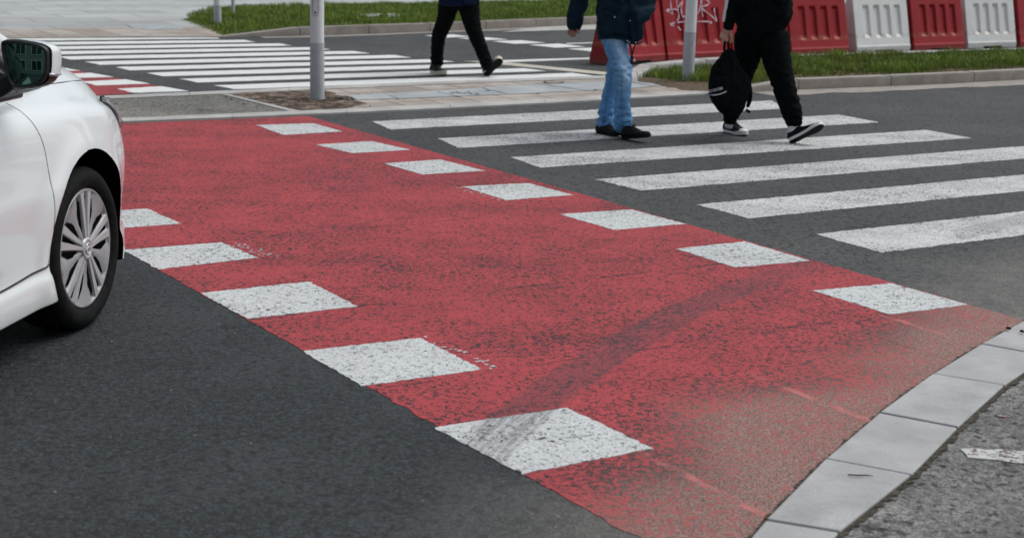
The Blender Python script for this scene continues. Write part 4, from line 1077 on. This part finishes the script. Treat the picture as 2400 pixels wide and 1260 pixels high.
v, f = tubes_mesh([[pb(1697.5, 119, -.0, .010, .005), pb(1698.5, 102, .01, .010, .005), pb(1701, 91, .03, .010, .005), pb(1704.5, 90, .035, .010, .005), pb(1706.5, 102, .01, .010, .005), pb(1708, 120, .0, .010, .005)]], seg=8)
mesh('handle', v, f, M_blackpants, root, True)
v, f = tubes_mesh([[pb(1719, 132, -.062, .003), pb(1722, 160, -.098, .003), pb(1722, 190, -.115, .003), pb(1719, 205, -.12, .003)]], seg=6); mesh('zip', v, f, M_rubberdark, root, True)
# print: projected on the bag's real surface
bmv = bmesh.new()
for o_ in list(root.children):
    if o_.name.split('.')[0] in ('bag', 'front_pocket'): bmv.from_mesh(o_.data)
tree = BVHTree.FromBMesh(bmv); bmv.free()
M_print = plain('white_print', (.62, .63, .66), .7, .3, 0, .12, 90)
def on_bag(x, y, lift=.003):
    d = ray(x, y).normalized(); h = tree.ray_cast(EYE - OFF, d)
    return (h[0] + OFF - d * lift) if h[0] else P(x, y, Y3 - .26)
def text_geo(body, size=1.0):
    cu = bpy.data.curves.new('t', 'FONT'); cu.body = body; cu.size = size; cu.resolution_u = 2; cu.offset = .012 * size
    o = bpy.data.objects.new('t', cu); C.objects.link(o); dg = bpy.context.evaluated_depsgraph_get(); dg.update()
    me = bpy.data.meshes.new_from_object(o.evaluated_get(dg)); bpy.data.objects.remove(o)
    vs = [v.co.copy() for v in me.vertices]; fs = [tuple(p.vertices) for p in me.polygons]; bpy.data.meshes.remove(me); return vs, fs
vs, fs = text_geo('BED FOR PUMA'); wmax = max(v.x for v in vs)
def strip_xy(u, h):              # u along the print, h upward
    x = 1660.5 + u * 34.5; y = 217.5 - 9.5 * u ** 1.3 + 1.5 * u; return x - h * .8, y - h * 7.2
mesh('lettering', [on_bag(*strip_xy(v.x / wmax, v.y / .72)) for v in vs], fs, M_print, root)
bp_ = []
for k in range(25):
    u = k / 24; x = 1662 + u * 41; y = 224 + 1.8 * math.sin(u * 2.2) - 10 * u ** 2; bp_ += [on_bag(x, y), on_bag(x - .2, y - 2.6)]
mesh('grey_band', bp_, [(2 * k, 2 * k + 1, 2 * k + 3, 2 * k + 2) for k in range(24)], M_print, root)
OFF = Vector((0, 0, 0))

# ---- person in dark clothes on the far crossing
Y1 = 16.58
c = (G(1026, 177) + G(1140, 178)) / 2; root = empty('person', (c.x, c.y, 0)); OFF = Vector((c.x, c.y, 0))
tag(root, 'person in black trousers and dark blue coat striding over the far crossing', 'person', 'pedestrians crossing')
def p1_(x, y, dy, rx, ry=None): return U(P(x, y, Y1 + dy), rx, ry)
le = [p1_(1052, 8, .05, .115, .11), p1_(1044, 45, .07, .092, .095), p1_(1030, 80, .10, .077, .085), p1_(1025.5, 110, .12, .068, .075), p1_(1024, 135, .12, .064, .07), p1_(1025, 152, .12, .063, .068)]
ri = [p1_(1098, 8, -.02, .120, .11), p1_(1104, 45, -.05, .098, .10), p1_(1114, 80, -.08, .078, .085), p1_(1127, 112, -.11, .070, .075), p1_(1137, 138, -.13, .062, .068), p1_(1141, 152, -.13, .060, .066)]
pel = [p1_(1076, -40, .02, .17, .12), p1_(1075, 4, .02, .20, .14)]
me = fuse([le, ri, pel], .012, 3, wrinkle(.009, 8, 20, [(.14, .12, 1.0), (P(1030, 82, Y1).z, .12, .5)]))
link('trousers', me, M_blackpants, root, True)
ct = [p1_(1076, -165, 0, .10, .09), p1_(1076, -150, 0, .19, .125), p1_(1076, -90, 0, .20, .15), p1_(1076, -30, 0, .205, .16), p1_(1076, 11, -.01, .222, .18)]
a1 = [p1_(1036, -140, .02, .08), p1_(1024, -75, .05, .072), p1_(1018, -34, -.0, .062), p1_(1021, -22, -.02, .05)]
a2 = [p1_(1116, -140, -.02, .08), p1_(1128, -75, 0, .072), p1_(1126, -25, -.05, .06)]
me = fuse([ct, a1, a2], .013, 3, wrinkle(.010, 6, 12), cap=.1); coat = link('coat', me, M_navyblue, root, True)
v, f = tubes_mesh([[p1_(1085, -60, -.165, .006), p1_(1086, -10, -.185, .006), p1_(1086, 12, -.19, .006)]], seg=6); mesh('zip', v, f, M_black, coat, True)
hA = G(1012, 172); shoe(root, hA, G(1044, 178.5) - hA, R(0), None, M_shoeblack, M_rubbercream, M_rubberdark, .285, .104, sole_h=.042)
hB = G(1137, 179); shoe(root, hB, Vector((.80, -.60)), R(42), 'black shoe with its toe raised high and dark underside showing', M_shoeblack, M_rubbercream, M_rubberdark, .285, .106, roll=R(-30), sole_h=.042)
for sk in ([p1_(1025, 148, .12, .048), p1_(1022, 163, .08, .04)], [p1_(1141, 148, -.13, .048), p1_(1141, 162, -.14, .042)]):
    v, f = tubes_mesh([sk]); mesh('sock', v, f, M_black, root, True)
bt = [[U(P(1076, -160, Y1), .07), p1_(1076, -90, 0, .15, .10), p1_(1075, 0, 0, .15, .10)], [p1_(1052, 8, .05, .08), p1_(1030, 80, .10, .05), p1_(1025, 152, .12, .036)], [p1_(1098, 8, -.02, .08), p1_(1114, 80, -.08, .05), p1_(1141, 152, -.13, .036)],
      [p1_(1036, -140, .02, .05), p1_(1024, -75, .05, .045), p1_(1020, -26, -.02, .03), p1_(1023, -15, -.03, .03)], [p1_(1116, -140, -.02, .05), p1_(1128, -75, 0, .045), p1_(1122, -15, -.06, .03), p1_(1120, -5, -.07, .03)]]
fg = [[p1_(1020 + k * 3.4, -14, -.03, .009), p1_(1020 + k * 3.6, -9, -.05, .0085), p1_(1022 + k * 3.4, -6, -.03, .008)] for k in range(4)] + [[p1_(1030, -20, -.05, .011), p1_(1034, -14, -.06, .010)]]
bodyskin(root, bt + head_tubes(P(1076, -162, Y1), (.8, -.6)), M_skin, fg)
OFF = Vector((0, 0, 0))

# ------------------------------------------------------------------ car
HEAD = R(8.5)
WC = G(205, 582, .326)                                    # centre of the visible front wheel, outer face
fwd = Vector((math.sin(HEAD), math.cos(HEAD), 0)); rgt = Vector((fwd.y, -fwd.x, 0))
cc = WC - rgt * .868; cc.z = 0
car = empty('parked_car', cc, math.atan2(fwd.y, fwd.x))   # local: x forward from the front axle, -y right
tag(car, 'white hatchback with silver hubcaps, cut by the picture edge beside the red band', 'car')
CM = Matrix.Translation(cc) @ Matrix.Rotation(math.atan2(fwd.y, fwd.x), 4, 'Z'); CI = CM.inverted()
def carpaint():
    t = NT('white_car_paint'); v = t.obj()
    s = t.n('ShaderNodeSeparateXYZ'); t.put(s.inputs[0], v)
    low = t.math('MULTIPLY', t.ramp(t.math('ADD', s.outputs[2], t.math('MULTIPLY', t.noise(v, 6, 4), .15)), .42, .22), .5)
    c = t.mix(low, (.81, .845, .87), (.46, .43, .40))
    sp = t.math('MULTIPLY', t.ramp(t.voro(v, 22), .045, .03), t.ramp(t.voro(v, 22, 'F1', 1), .72, .8))
    c = t.mix(t.math('MULTIPLY', sp, .55), c, (.2, .17, .14))
    t.b.inputs['Coat Weight'].default_value = 1.0; t.b.inputs['Coat Roughness'].default_value = .03
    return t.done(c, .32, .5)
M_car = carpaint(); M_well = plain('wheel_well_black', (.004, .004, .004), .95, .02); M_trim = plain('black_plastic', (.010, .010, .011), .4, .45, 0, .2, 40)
M_glass = plain('tinted_glass', (.01, .014, .015), .04, .6, 0, .05)
KX = [-3.60, -3.50, -3.2, -2.6, -1.6, -.9, -.5, 0, .30, .50, .66, .78, .86, .92, .96]
KW = [.50, .66, .80, .865, .885, .888, .888, .886, .872, .828, .755, .665, .57, .46, .30]
KT = [.90, .96, .99, 1.0, .99, .975, .965, .935, .90, .87, .84, .81, .78, .73, .64]     # shoulder edge height
KC = [.94, 1.0, 1.03, 1.05, 1.06, 1.08, 1.11, 1.13, 1.12, 1.10, 1.06, 1.01, .95, .87, .72]   # centre height
KB = [.40, .30, .24, .21, .185, .185, .185, .19, .20, .20, .21, .22, .25, .28, .32]
def kx(x, K): return float(np.interp(x, KX, K))
def ksm(x, K, s=.06): return (kx(x - s, K) + 2 * kx(x, K) + kx(x + s, K)) / 4
def section(x):
    w_, zt, zc, zb = ksm(x, KW), ksm(x, KT), ksm(x, KC), ksm(x, KB)
    return [(0, zb), (w_ * .6, zb), (w_ - .09, zb + .001), (w_ - .022, zb + .004), (w_ - .010, zb + .016), (w_ - .012, zb + .090), (w_ - .024, zb + .130), (w_ - .024, zb + .165), (w_ - .020, zb + .21), (w_ - .006, .52), (w_, .60), (w_ - .004, .66), (w_ - .016, zt - .14), (w_ - .045, zt - .055), (w_ - .105, zt - .005), (w_ * .72, zt + (zc - zt) * .45), (w_ * .4, zt + (zc - zt) * .85), (0, zc)]
def sec_pts(x, sub=4):
    pr = section(x); out = smooth_path([(a, b, 0) for a, b in pr], sub); return [(p[0], p[1]) for p in out]
def dense(a, b, st): return list(np.arange(a, b - 1e-6, st))
sx = dense(-3.60, -1.0, .1) + dense(-1.0, .96, .025) + [.96]
bm = bmesh.new(); rows = []
for x in sx:
    h = sec_pts(x); ring = []
    full = [(-a, b) for a, b in h] + [(a, b) for a, b in h[-2:0:-1]]
    for (y, z) in full:
        # soft flare round the front and rear wheel arches
        for ax in (0.0, -2.62):
            r_ = math.hypot(x - ax, z - .335)
            if abs(y) > .6 and .30 < r_ < .58: y += math.copysign(.016 * math.exp(-((r_ - .385) / .06) ** 2), y)
        # the side panels pinch in slightly between the shoulder and the sill
        ring.append(bm.verts.new((x, y, z)))
    rows.append(ring)
n = len(rows[0])
for i in range(len(rows) - 1):
    for k in range(n): bm.faces.new((rows[i][k], rows[i][(k + 1) % n], rows[i + 1][(k + 1) % n], rows[i + 1][k]))
bm.faces.new(rows[0]); bm.faces.new(rows[-1][::-1])
bmesh.ops.recalc_face_normals(bm, faces=bm.faces)
bme = bpy.data.meshes.new('body'); bm.to_mesh(bme); bm.free()
bo = bpy.data.objects.new('tmpbody', bme); C.objects.link(bo); bme.materials.append(M_car); bme.materials.append(M_well)
cutters = []
for ax in (0.0, -2.62):
    for sd_ in (-1, 1):
        b = bmesh.new(); bmesh.ops.create_cone(b, cap_ends=True, segments=96, radius1=.372, radius2=.372, depth=.34, matrix=Matrix.Translation((ax + .012, sd_ * .80, .352)) @ Matrix.Rotation(R(90), 4, 'X'))
        m_ = bpy.data.meshes.new('cut'); b.to_mesh(m_); b.free(); m_.materials.append(M_car); m_.materials.append(M_well)
        for p in m_.polygons: p.material_index = 1
        co = bpy.data.objects.new('cut', m_); C.objects.link(co); cutters.append(co)
        md = bo.modifiers.new('b', 'BOOLEAN'); md.operation = 'DIFFERENCE'; md.object = co; md.solver = 'EXACT'
dg = bpy.context.evaluated_depsgraph_get(); dg.update()
bme2 = bpy.data.meshes.new_from_object(bo.evaluated_get(dg))
for o_ in cutters + [bo]: bpy.data.objects.remove(o_)
bme2.materials.clear()
body = link('body', bme2, [M_car, M_well], car, True)
for p in bme2.polygons:
    q_ = p.center
    if abs(q_.y) > .6 and any(math.hypot(q_.x - ax - .012, q_.z - .352) < .3728 for ax in (0.0, -2.62)): p.material_index = 1
bme2.set_sharp_from_angle(angle=R(38))
bv = bmesh.new(); bv.from_mesh(bme2); CT = BVHTree.FromBMesh(bv); bv.free()
def car_hit(px, py, lift=0.0):
    o_ = CI @ EYE; d = (CI.to_3x3() @ ray(px, py)).normalized(); h = CT.ray_cast(o_, d)
    return None if h[0] is None else h[0] + h[1] * lift
def car_line(name, pix, r, mat, parent, n=6, lift=0.0, sub=None):
    pts = []
    for p in smooth_path([(x, y, 0) for x, y in pix], n):
        h = car_hit(p[0], p[1], lift)
        if h is not None: pts.append(h)
    if len(pts) < 2: return None
    v, f = tube_geo([(*p, r, r) for p in pts], seg=6, sub=1, cap=0); return mesh(name, v, f, mat, parent, True)
M_gap = plain('panel_gap', (.03, .032, .034), .8, .2)
# shut lines on the side: x as a function of height in the car's own frame
def side_line(name, xz, r, mat, parent, lift=0.0):
    pts = []
    for p in smooth_path([(x, z, 0) for x, z in xz], 8):
        h = CT.ray_cast(Vector((p[0], -2.0, p[1])), Vector((0, 1, 0)))
        if h[0] is not None: pts.append(h[0] + h[1] * lift)
    v, f = tube_geo([(*p, r, r) for p in pts], seg=6, sub=1, cap=0); return mesh(name, v, f, mat, parent, True)

# front wheel(s)
M_tyre = NT('tyre_rubber'); t = M_tyre; v_ = t.obj()
cty = t.mix(t.ramp(t.noise(v_, 30, 4), .3, .7), (.006, .0065, .007), (.013, .0135, .014)); t.bump(t.noise(v_, 120, 2), .1, .002); M_tyre = t.done(cty, .8, .12)
M_silver = plain('silver_hubcap', (.50, .50, .52), .42, .5, .25, .06, 20)
M_silverdk = plain('silver_hubcap_recess', (.34, .34, .36), .48, .5, .2, .06, 20)
def revolve(name, prof, mat, parent, seg=96, cx=0, cy=0, cz=.326, sdir=-1):
    """prof: (radius, outward) pairs, revolved round the axle; outward is towards the viewer's side"""
    vs, fs = [], []
    for k in range(seg):
        an = 2 * math.pi * k / seg
        for r_, o_ in prof: r_ = max(r_, .0008); vs.append((cx + math.cos(an) * r_, sdir * (cy + o_), cz + math.sin(an) * r_))
    m = len(prof)
    for k in range(seg):
        for i in range(m - 1):
            q = (k * m + i, k * m + i + 1, ((k + 1) % seg) * m + i + 1, ((k + 1) % seg) * m + i); fs.append(q if sdir < 0 else q[::-1])
    return mesh(name, vs, fs, mat, parent, True)
def wheel(ax, side, detailed):
    cy = .868; sdir = -side
    w_ = revolve('wheel', [(.10, -.2), (.236, -.2), (.236, -.035), (.240, -.018)], M_well, car, 64, ax, cy  , .326, sdir)
    prof = [(.236, -.20), (.28, -.215), (.308, -.205), (.324, -.185)]
    for g in range(4): b = -.165 + g * .036; prof += [(.326, b - .010), (.326, b + .010), (.318, b + .013), (.318, b + .021), (.326, b + .024)]
    prof += [(.324, -.022), (.316, -.008), (.304, .002), (.290, .008), (.272, .009), (.257, .004), (.246, -.004), (.240, -.014), (.236, -.03)]
    revolve('tyre', prof, M_tyre, w_, 96, ax, cy  , .326, sdir)
    if not detailed:
        revolve('rim', [(.240, -.016), (.235, -.006), (.20, -.016), (.06, -.012), (.0, -.008)], M_silver, w_, 48, ax, cy  , .326, sdir); return w_
    rim = revolve('rim', [(.241, -.018), (.239, -.008), (.233, -.004), (.228, -.008), (.218, -.024), (.18, -.028), (.12, -.028), (.07, -.020), (.046, -.010), (.0, -.010)], M_silverdk, w_, 96, ax, cy  , .326, sdir)
    bs = bmesh.new(); bd = bmesh.new(); bf = bmesh.new()
    def quadstrip(b, pts, back=None):
        """pts: list of (radius, angle, halfwidth, height) along a spoke"""
        L_ = []
        for r_, an, hw_, hh in pts:
            c0 = Vector((math.cos(an) * r_, 0, math.sin(an) * r_)); tn = Vector((-math.sin(an), 0, math.cos(an)))
            ps = []
            for s_, top in ((-1, 0), (-.72, 1), (.72, 1), (1, 0)):
                p = c0 + tn * hw_ * s_; ps.append(b.verts.new((ax + p.x, sdir * (cy + (hh if top else hh - .014)), .326 + p.z)))
            L_.append(ps)
        for i in range(len(L_) - 1):
            for k in range(3): b.faces.new((L_[i][k], L_[i][k + 1], L_[i + 1][k + 1], L_[i + 1][k]))
        b.faces.new(L_[-1]); b.faces.new(L_[0][::-1])
    for g in range(5):
        a_ = R(90 + 72 * g - 4)
        for s_ in (-1, 1):
            quadstrip(bs, [(.042, a_ + s_ * .22, .0085, .000), (.09, a_ + s_ * .16, .0115, -.002), (.15, a_ + s_ * .15, .0155, -.004), (.20, a_ + s_ * .15, .0195, -.005), (.229, a_ + s_ * .15, .022, -.006)])
        for s_ in (-1, 1):      # dark openings beside each pair
            o_ = []
            for r_, da in ((.070, .34), (.13, .285), (.200, .255), (.206, .33), (.16, .46), (.095, .56)):
                an = a_ + s_ * da; o_.append(bd.verts.new((ax + math.cos(an) * r_, sdir * (cy - .0115), .326 + math.sin(an) * r_)))
            bd.faces.new(o_)
        o_ = []
        for r_, da in ((.085, -.030), (.14, -.055), (.215, -.060), (.215, .060), (.14, .055), (.085, .030)):
            an = a_ + da; o_.append(bd.verts.new((ax + math.cos(an) * r_, sdir * (cy - .0135), .326 + math.sin(an) * r_)))
        bd.faces.new(o_)
        # raised blade between the pairs
        am = a_ + R(36)
        L_ = []
        for r_, hw_, hh in ((.050, .010, -.007), (.10, .028, -.012), (.15, .056, -.014), (.200, .083, -.012), (.2295, .094, -.007)):
            c0 = Vector((math.cos(am) * r_, 0, math.sin(am) * r_)); tn = Vector((-math.sin(am), 0, math.cos(am)))
            L_.append([bf.verts.new((ax + (c0 + tn * hw_ * q_).x * 1.0, sdir * (cy + hh + dz_), .326 + (c0 + tn * hw_ * q_).z)) for q_, dz_ in ((-.80, -.006), (-.62, 0), (0, .004), (.62, 0), (.80, -.006))])
        for i in range(4):
            for k in range(4): bf.faces.new((L_[i][k], L_[i][k + 1], L_[i + 1][k + 1], L_[i + 1][k]))
    bmobj('spoke', bs, M_silver, rim); bmobj('slot', bd, M_well, rim); bmobj('blade', bf, M_silverdk, rim, True)
    revolve('hub_cap', [(.046, -.012), (.044, .001), (.036, .005), (.034, .003), (.0, .004)], M_silver, w_, 40, ax, cy  , .326, sdir)
    revolve('emblem', [(.024, .0038), (.0235, .0065), (.0195, .0065), (.019, .0038)], M_metalbtn, w_, 40, ax, cy  , .326, sdir)
    bm = bmesh.new(); bmesh.ops.create_cube(bm, size=1, matrix=Matrix.Translation((ax, sdir * (cy + .0062), .326)) @ Matrix.Diagonal((.056, .005, .0105, 1))); bmobj('emblem_bar', bm, M_metalbtn, w_)
    vs, fs = text_geo('NISSAN', .0085); wm = max(v.x for v in vs)
    mesh('lettering', [(ax + (v.x - wm / 2), sdir * (cy + .0091), .326 + v.y - .003) for v in vs], fs, M_well, w_)
    # raised writing on the sidewall
    V, Fc = [], []
    word = 'BRIDGESTONE'
    for i, ch in enumerate(word):
        vs, fs = text_geo(ch, .030); an = R(90 + 27 - i * 5.4); k0 = len(V)
        for v in vs:
            rr = .268 + v.y; aa = an - (v.x - .01) / .280
            V.append((ax + math.cos(aa) * rr, sdir * (cy + float(np.interp(rr, [.257, .272, .290, .304], [.0045, .0095, .0085, .0025])) + .0012), .326 + math.sin(aa) * rr))
        Fc += [tuple(q + k0 for q in f) for f in fs]
    mesh('lettering', V, Fc, plain('tyre_lettering', (.013, .013, .0135), .7, .15), w_)
    return w_
wheel(0, 1, True); wheel(-2.62, 1, False); wheel(0, -1, False); wheel(-2.62, -1, False)

# panel gaps, headlamp, sill, greenhouse, mirror
side_line('door_gap', [(-.47, .955), (-.41, .88), (-.365, .79), (-.345, .66), (-.342, .50), (-.352, .385), (-.385, .335)], .0016, M_gap, body)
side_line('door_gap', [(-.385, .335), (-.7, .318), (-1.3, .312), (-2.0, .33)], .0042, M_gap, body)
side_line('sill_seam', [(-.385, .335), (-.37, .338), (-.355, .342)], .003, M_gap, body)
pts = []
for x, fy in ((-.12, .73), (0, .725), (.25, .70), (.45, .66), (.62, .59), (.74, .52)):
    h = CT.ray_cast(Vector((x, -fy, 2.0)), Vector((0, 0, -1)))
    if h[0] is not None: pts.append(h[0])
v, f = tube_geo([(*p, .0017, .0017) for p in smooth_path(pts, 6) for p in [tuple(p[:3])]], seg=6, sub=1, cap=0); mesh('bonnet_gap', v, f, M_gap, body, True)
# headlamp: a shell over the front corner
def lamp_shell(name, sd_, off, mat, inset=0.0):
    vs, fs, nu, nv = [], [], 14, 8
    for i in range(nu + 1):
        u = i / nu; x = .42 + inset + u * (.44 - 2 * inset)
        ztop = np.interp(u, [0, .25, .6, 1], [.885, .875, .84, .77]) - inset * .6; zbt = np.interp(u, [0, .25, .6, 1], [.85, .765, .70, .66]) + inset * .6
        for j in range(nv + 1):
            z = zbt + (ztop - zbt) * j / nv
            y = np.interp(z, [q[1] for q in sec_pts(x)[24:56]], [q[0] for q in sec_pts(x)[24:56]])
            vs.append((x + off * .35, -sd_ * (y + off), z))
    for i in range(nu):
        for j in range(nv):
            k = i * (nv + 1) + j; fs.append((k, k + 1, k + nv + 2, k + nv + 1))
    w1 = nv + 1; loop = [j for j in range(nv + 1)] + [i * w1 + nv for i in range(1, nu + 1)] + [nu * w1 + j for j in range(nv - 1, -1, -1)] + [i * w1 for i in range(nu - 1, 0, -1)]
    k0 = len(vs); vs += [(vs[i][0] - off * .35 - .002, vs[i][1] + sd_ * (off + .004), vs[i][2]) for i in loop]; m_ = len(loop)
    fs += [(loop[i], k0 + i, k0 + (i + 1) % m_, loop[(i + 1) % m_]) for i in range(m_)]
    o_ = mesh(name, vs, fs, mat, car, True); o_.data.set_sharp_from_angle(angle=R(40)); return o_
M_lamp = plain('lamp_lens', (.42, .42, .46), .12, .6, .1, .4, 22, 0, 1.0)
for sd_ in (1, -1):
    lamp_shell('headlight', sd_, .020, M_lamp, .012); lamp_shell('headlight_surround', sd_, .002, M_trim)
# greenhouse
def gh(x):   # roof outline from the scuttle backwards: half width at sill and roof, roof height
    return [np.interp(x, [-3.3, -2.6, -1.6, -1.15, -.08], v) for v in ([.74, .80, .82, .82, .74], [.50, .58, .60, .58, .70], [1.05, 1.44, 1.53, 1.49, 1.0])]
vs, fs = [], []
xs = list(np.linspace(-3.3, -.08, 32)); m = 9
for x in xs:
    a_, b_, z_ = gh(x); zb = .97
    vs += [(x, -a_, zb), (x, -(a_ * .55 + b_ * .45), zb + (z_ - zb) * .45), (x, -b_ - .02, zb + (z_ - zb) * .86), (x, -b_ * .75, z_ - .01), (x, 0, z_ + .015), (x, b_ * .75, z_ - .01), (x, b_ + .02, zb + (z_ - zb) * .86), (x, (a_ * .55 + b_ * .45), zb + (z_ - zb) * .45), (x, a_, zb)]
for i in range(len(xs) - 1):
    for k in range(m - 1): fs.append((i * m + k, (i + 1) * m + k, (i + 1) * m + k + 1, i * m + k + 1))
fs.append(tuple(range(m))); fs.append(tuple((len(xs) - 1) * m + k for k in range(m))[::-1])
cab = mesh('cabin_glass', vs, fs, M_glass, car, True)
vs2, fs2 = [], []; xr = [x for x in xs if x < -1.15]
for x in xr:
    a_, b_, z_ = gh(x); vs2 += [(x, -b_ - .025, .97 + (z_ - .97) * .88), (x, -b_ * .75, z_), (x, 0, z_ + .025), (x, b_ * .75, z_), (x, b_ + .025, .97 + (z_ - .97) * .88)]
for i in range(len(xr) - 1):
    for k in range(4): fs2.append((i * 5 + k, (i + 1) * 5 + k, (i + 1) * 5 + k + 1, i * 5 + k + 1))
mesh('roof', vs2, fs2, M_car, car, True)
for sd_ in (-1, 1):
    v, f = tube_geo([(-.14, sd_ * .735, 1.02, .034, .028), (-.25, sd_ * .755, 1.075, .042, .035), (-.60, sd_ * .715, 1.245, .04, .035), (-1.2, sd_ * .61, 1.49, .04, .03)], seg=14, sub=5, side=(0, 1, 0)); mesh('windscreen_pillar', v, f, M_car, car, True)
    v, f = tube_geo([(-.45, sd_ * .835, .985, .012, .010), (-1.4, sd_ * .85, .995, .012, .010), (-3.0, sd_ * .80, 1.015, .012, .010)], seg=8, sub=5); mesh('window_trim', v, f, M_trim, car, True)
    v, f = tube_geo([(-.40, sd_ * .80, 1.04, .02, .012), (-.70, sd_ * .745, 1.22, .018, .012), (-1.25, sd_ * .65, 1.46, .018, .012)], seg=8, sub=5); mesh('window_trim', v, f, M_trim, car, True)
# door mirrors: housing shell, bezel, glass, indicator, arm
M_mirror = plain('mirror_glass', (.16, .30, .27), .015, .5, 1.0, .02)
def door_mirror(sd_):
    mx, my, mz = -.66, .962, 1.118           # centre of the glass
    def rr(hw, hh, n=40):
        pl = [(2.4, 100), (5, 95.5), (11, 93.6), (31, 93), (52, 95), (71, 98), (86, 102.5), (95, 107.6), (100, 114), (101.5, 124), (100.5, 153), (97, 172), (90, 185), (79, 194.5), (63, 200.5), (43, 203.5), (29, 202.5), (20.5, 198), (14, 184), (10, 165), (6.5, 143), (3, 118)]
        q = smooth_path([((x - 52) / 50 * hw, (148 - y) / 55.5 * hh, 0) for x, y in pl + [pl[0]]], 3)[:-1]
        return [(p[0], p[1]) for p in q]
    e = empty('door_mirror'); e.parent = car
    yaw = Matrix.Translation((mx, -sd_ * my, mz)) @ Matrix.Rotation(R(10) * sd_, 4, 'Z') @ Matrix.Rotation(R(3.5), 4, 'Y')
    def put(y, z, x): return yaw @ Vector((x, -sd_ * y, z))
    def loft(name, rings, mat, close=True, smooth=True):
        vs = [put(y, z, x) for x, rg in rings for y, z in rg]; n_ = len(rings[0][1]); fs = []
        for i in range(len(rings) - 1):
            for k in range(n_):
                q = (i * n_ + k, i * n_ + (k + 1) % n_, (i + 1) * n_ + (k + 1) % n_, (i + 1) * n_ + k); fs.append(q)
        if close: fs.append(tuple((len(rings) - 1) * n_ + k for k in range(n_)))
        o_ = mesh(name, vs, fs, mat, e, smooth)
        bm = bmesh.new(); bm.from_mesh(o_.data); bmesh.ops.recalc_face_normals(bm, faces=bm.faces); bm.to_mesh(o_.data); bm.free(); return o_
    W_, H_ = .082, .0835
    loft('mirror_bezel', [(.02, rr(W_, H_)), (-.008, rr(W_ - .002, H_ - .002)), (-.012, rr(W_ - .007, H_ - .007)), (-.004, rr(W_ - .011, H_ - .012)), (.004, rr(W_ - .0125, H_ - .014))], M_trim, False)
    gl = rr(W_ - .0122, H_ - .0137); nr = 10; m_ = len(gl); vs = [put(0, 0, -.0035)]; fs = []
    for k in range(1, nr + 1):
        q = k / nr
        for y, z in gl: vs.append(put(y * q, z * q, -.0035 + ((y * q) ** 2 + (z * q) ** 2) / 2.4))
    fs += [(0, 1 + k, 1 + (k + 1) % m_) for k in range(m_)]
    for r_ in range(nr - 1): fs += [(1 + r_ * m_ + k, 1 + (r_ + 1) * m_ + k, 1 + (r_ + 1) * m_ + (k + 1) % m_, 1 + r_ * m_ + (k + 1) % m_) for k in range(m_)]
    mesh('mirror_glass', vs, fs, M_mirror, e, True)
    def cover(part):
        rings = []
        for x, s_ in ((.018, 1.02), (.05, 1.05), (.08, 1.02), (.105, .92), (.122, .74), (.132, .45), (.135, .1)): rings.append((x, [(y * s_ + .026 * (x / .13) ** .8, z * s_) for y, z in rr(W_, H_)]))
        return rings
    hs_ = loft('mirror_housing', cover(0), [M_car, M_trim], True)
    inv = yaw.inverted()
    for p in hs_.data.polygons:
        q = inv @ p.center
        if q.z < -.030: p.material_index = 1
    # indicator sliver on the outer lower edge
    v, f = tube_geo([(*put(.078, -.034, .012), .005, .006), (*put(.092, -.034, .03), .006, .006), (*put(.100, -.033, .07), .006, .006)], seg=8, sub=3); mesh('indicator', v, f, M_lamp, e, True)
    v, f = tube_geo([(*put(-.055, -.055, .03), .028, .026), (*put(-.10, -.085, .03), .034, .026), (*put(-.17, -.115, .03), .038, .03)], seg=12, sub=3, side=(1, 0, 0)); mesh('mirror_arm', v, f, M_trim, e, True)
door_mirror(1); door_mirror(-1)

# ------------------------------------------------------------------ the building across the street, seen in the door mirror
M_wallb = plain('grey_render', (.20, .205, .20), .9, .2, 0, .1, 2); M_winb = plain('window_glass', (.02, .025, .025), .08, .5); M_frameb = plain('pale_frame', (.6, .61, .58), .6, .3)
bl = empty('building', (-8, -24, 0)); tag(bl, 'grey building with rows of pale framed windows, reflected in the door mirror', 'building')
def boxes(name, bs, mat, parent):
    bm = bmesh.new()
    for (x0, x1, y0, y1, z0, z1) in bs: bmesh.ops.create_cube(bm, size=1, matrix=Matrix.Translation(((x0 + x1) / 2, (y0 + y1) / 2, (z0 + z1) / 2)) @ Matrix.Diagonal((x1 - x0, y1 - y0, z1 - z0, 1)))
    return bmobj(name, bm, mat, parent)
boxes('wall', [(-24, 24, -8, 0, -.1, 9.5)], M_wallb, bl); boxes('cornice', [(-24.3, 24.3, -8.3, .3, 9.5, 9.9)], M_frameb, bl)
for fl in range(3):
    for k in range(14):
        x = -22.4 + k * 3.2
        wn = boxes('window', [(x, x + 1.9, .004, .03, .7 + fl * 3.0, 2.5 + fl * 3.0)], M_winb, bl)
        boxes('frame', [(x - .08, x, .004, .07, .62 + fl * 3, 2.58 + fl * 3), (x + 1.9, x + 1.98, .004, .07, .62 + fl * 3, 2.58 + fl * 3), (x, x + 1.9, .004, .07, 2.5 + fl * 3, 2.58 + fl * 3), (x, x + 1.9, .004, .07, .62 + fl * 3, .7 + fl * 3), (x + .92, x + .98, .03, .06, .7 + fl * 3, 2.5 + fl * 3)], M_frameb, wn)
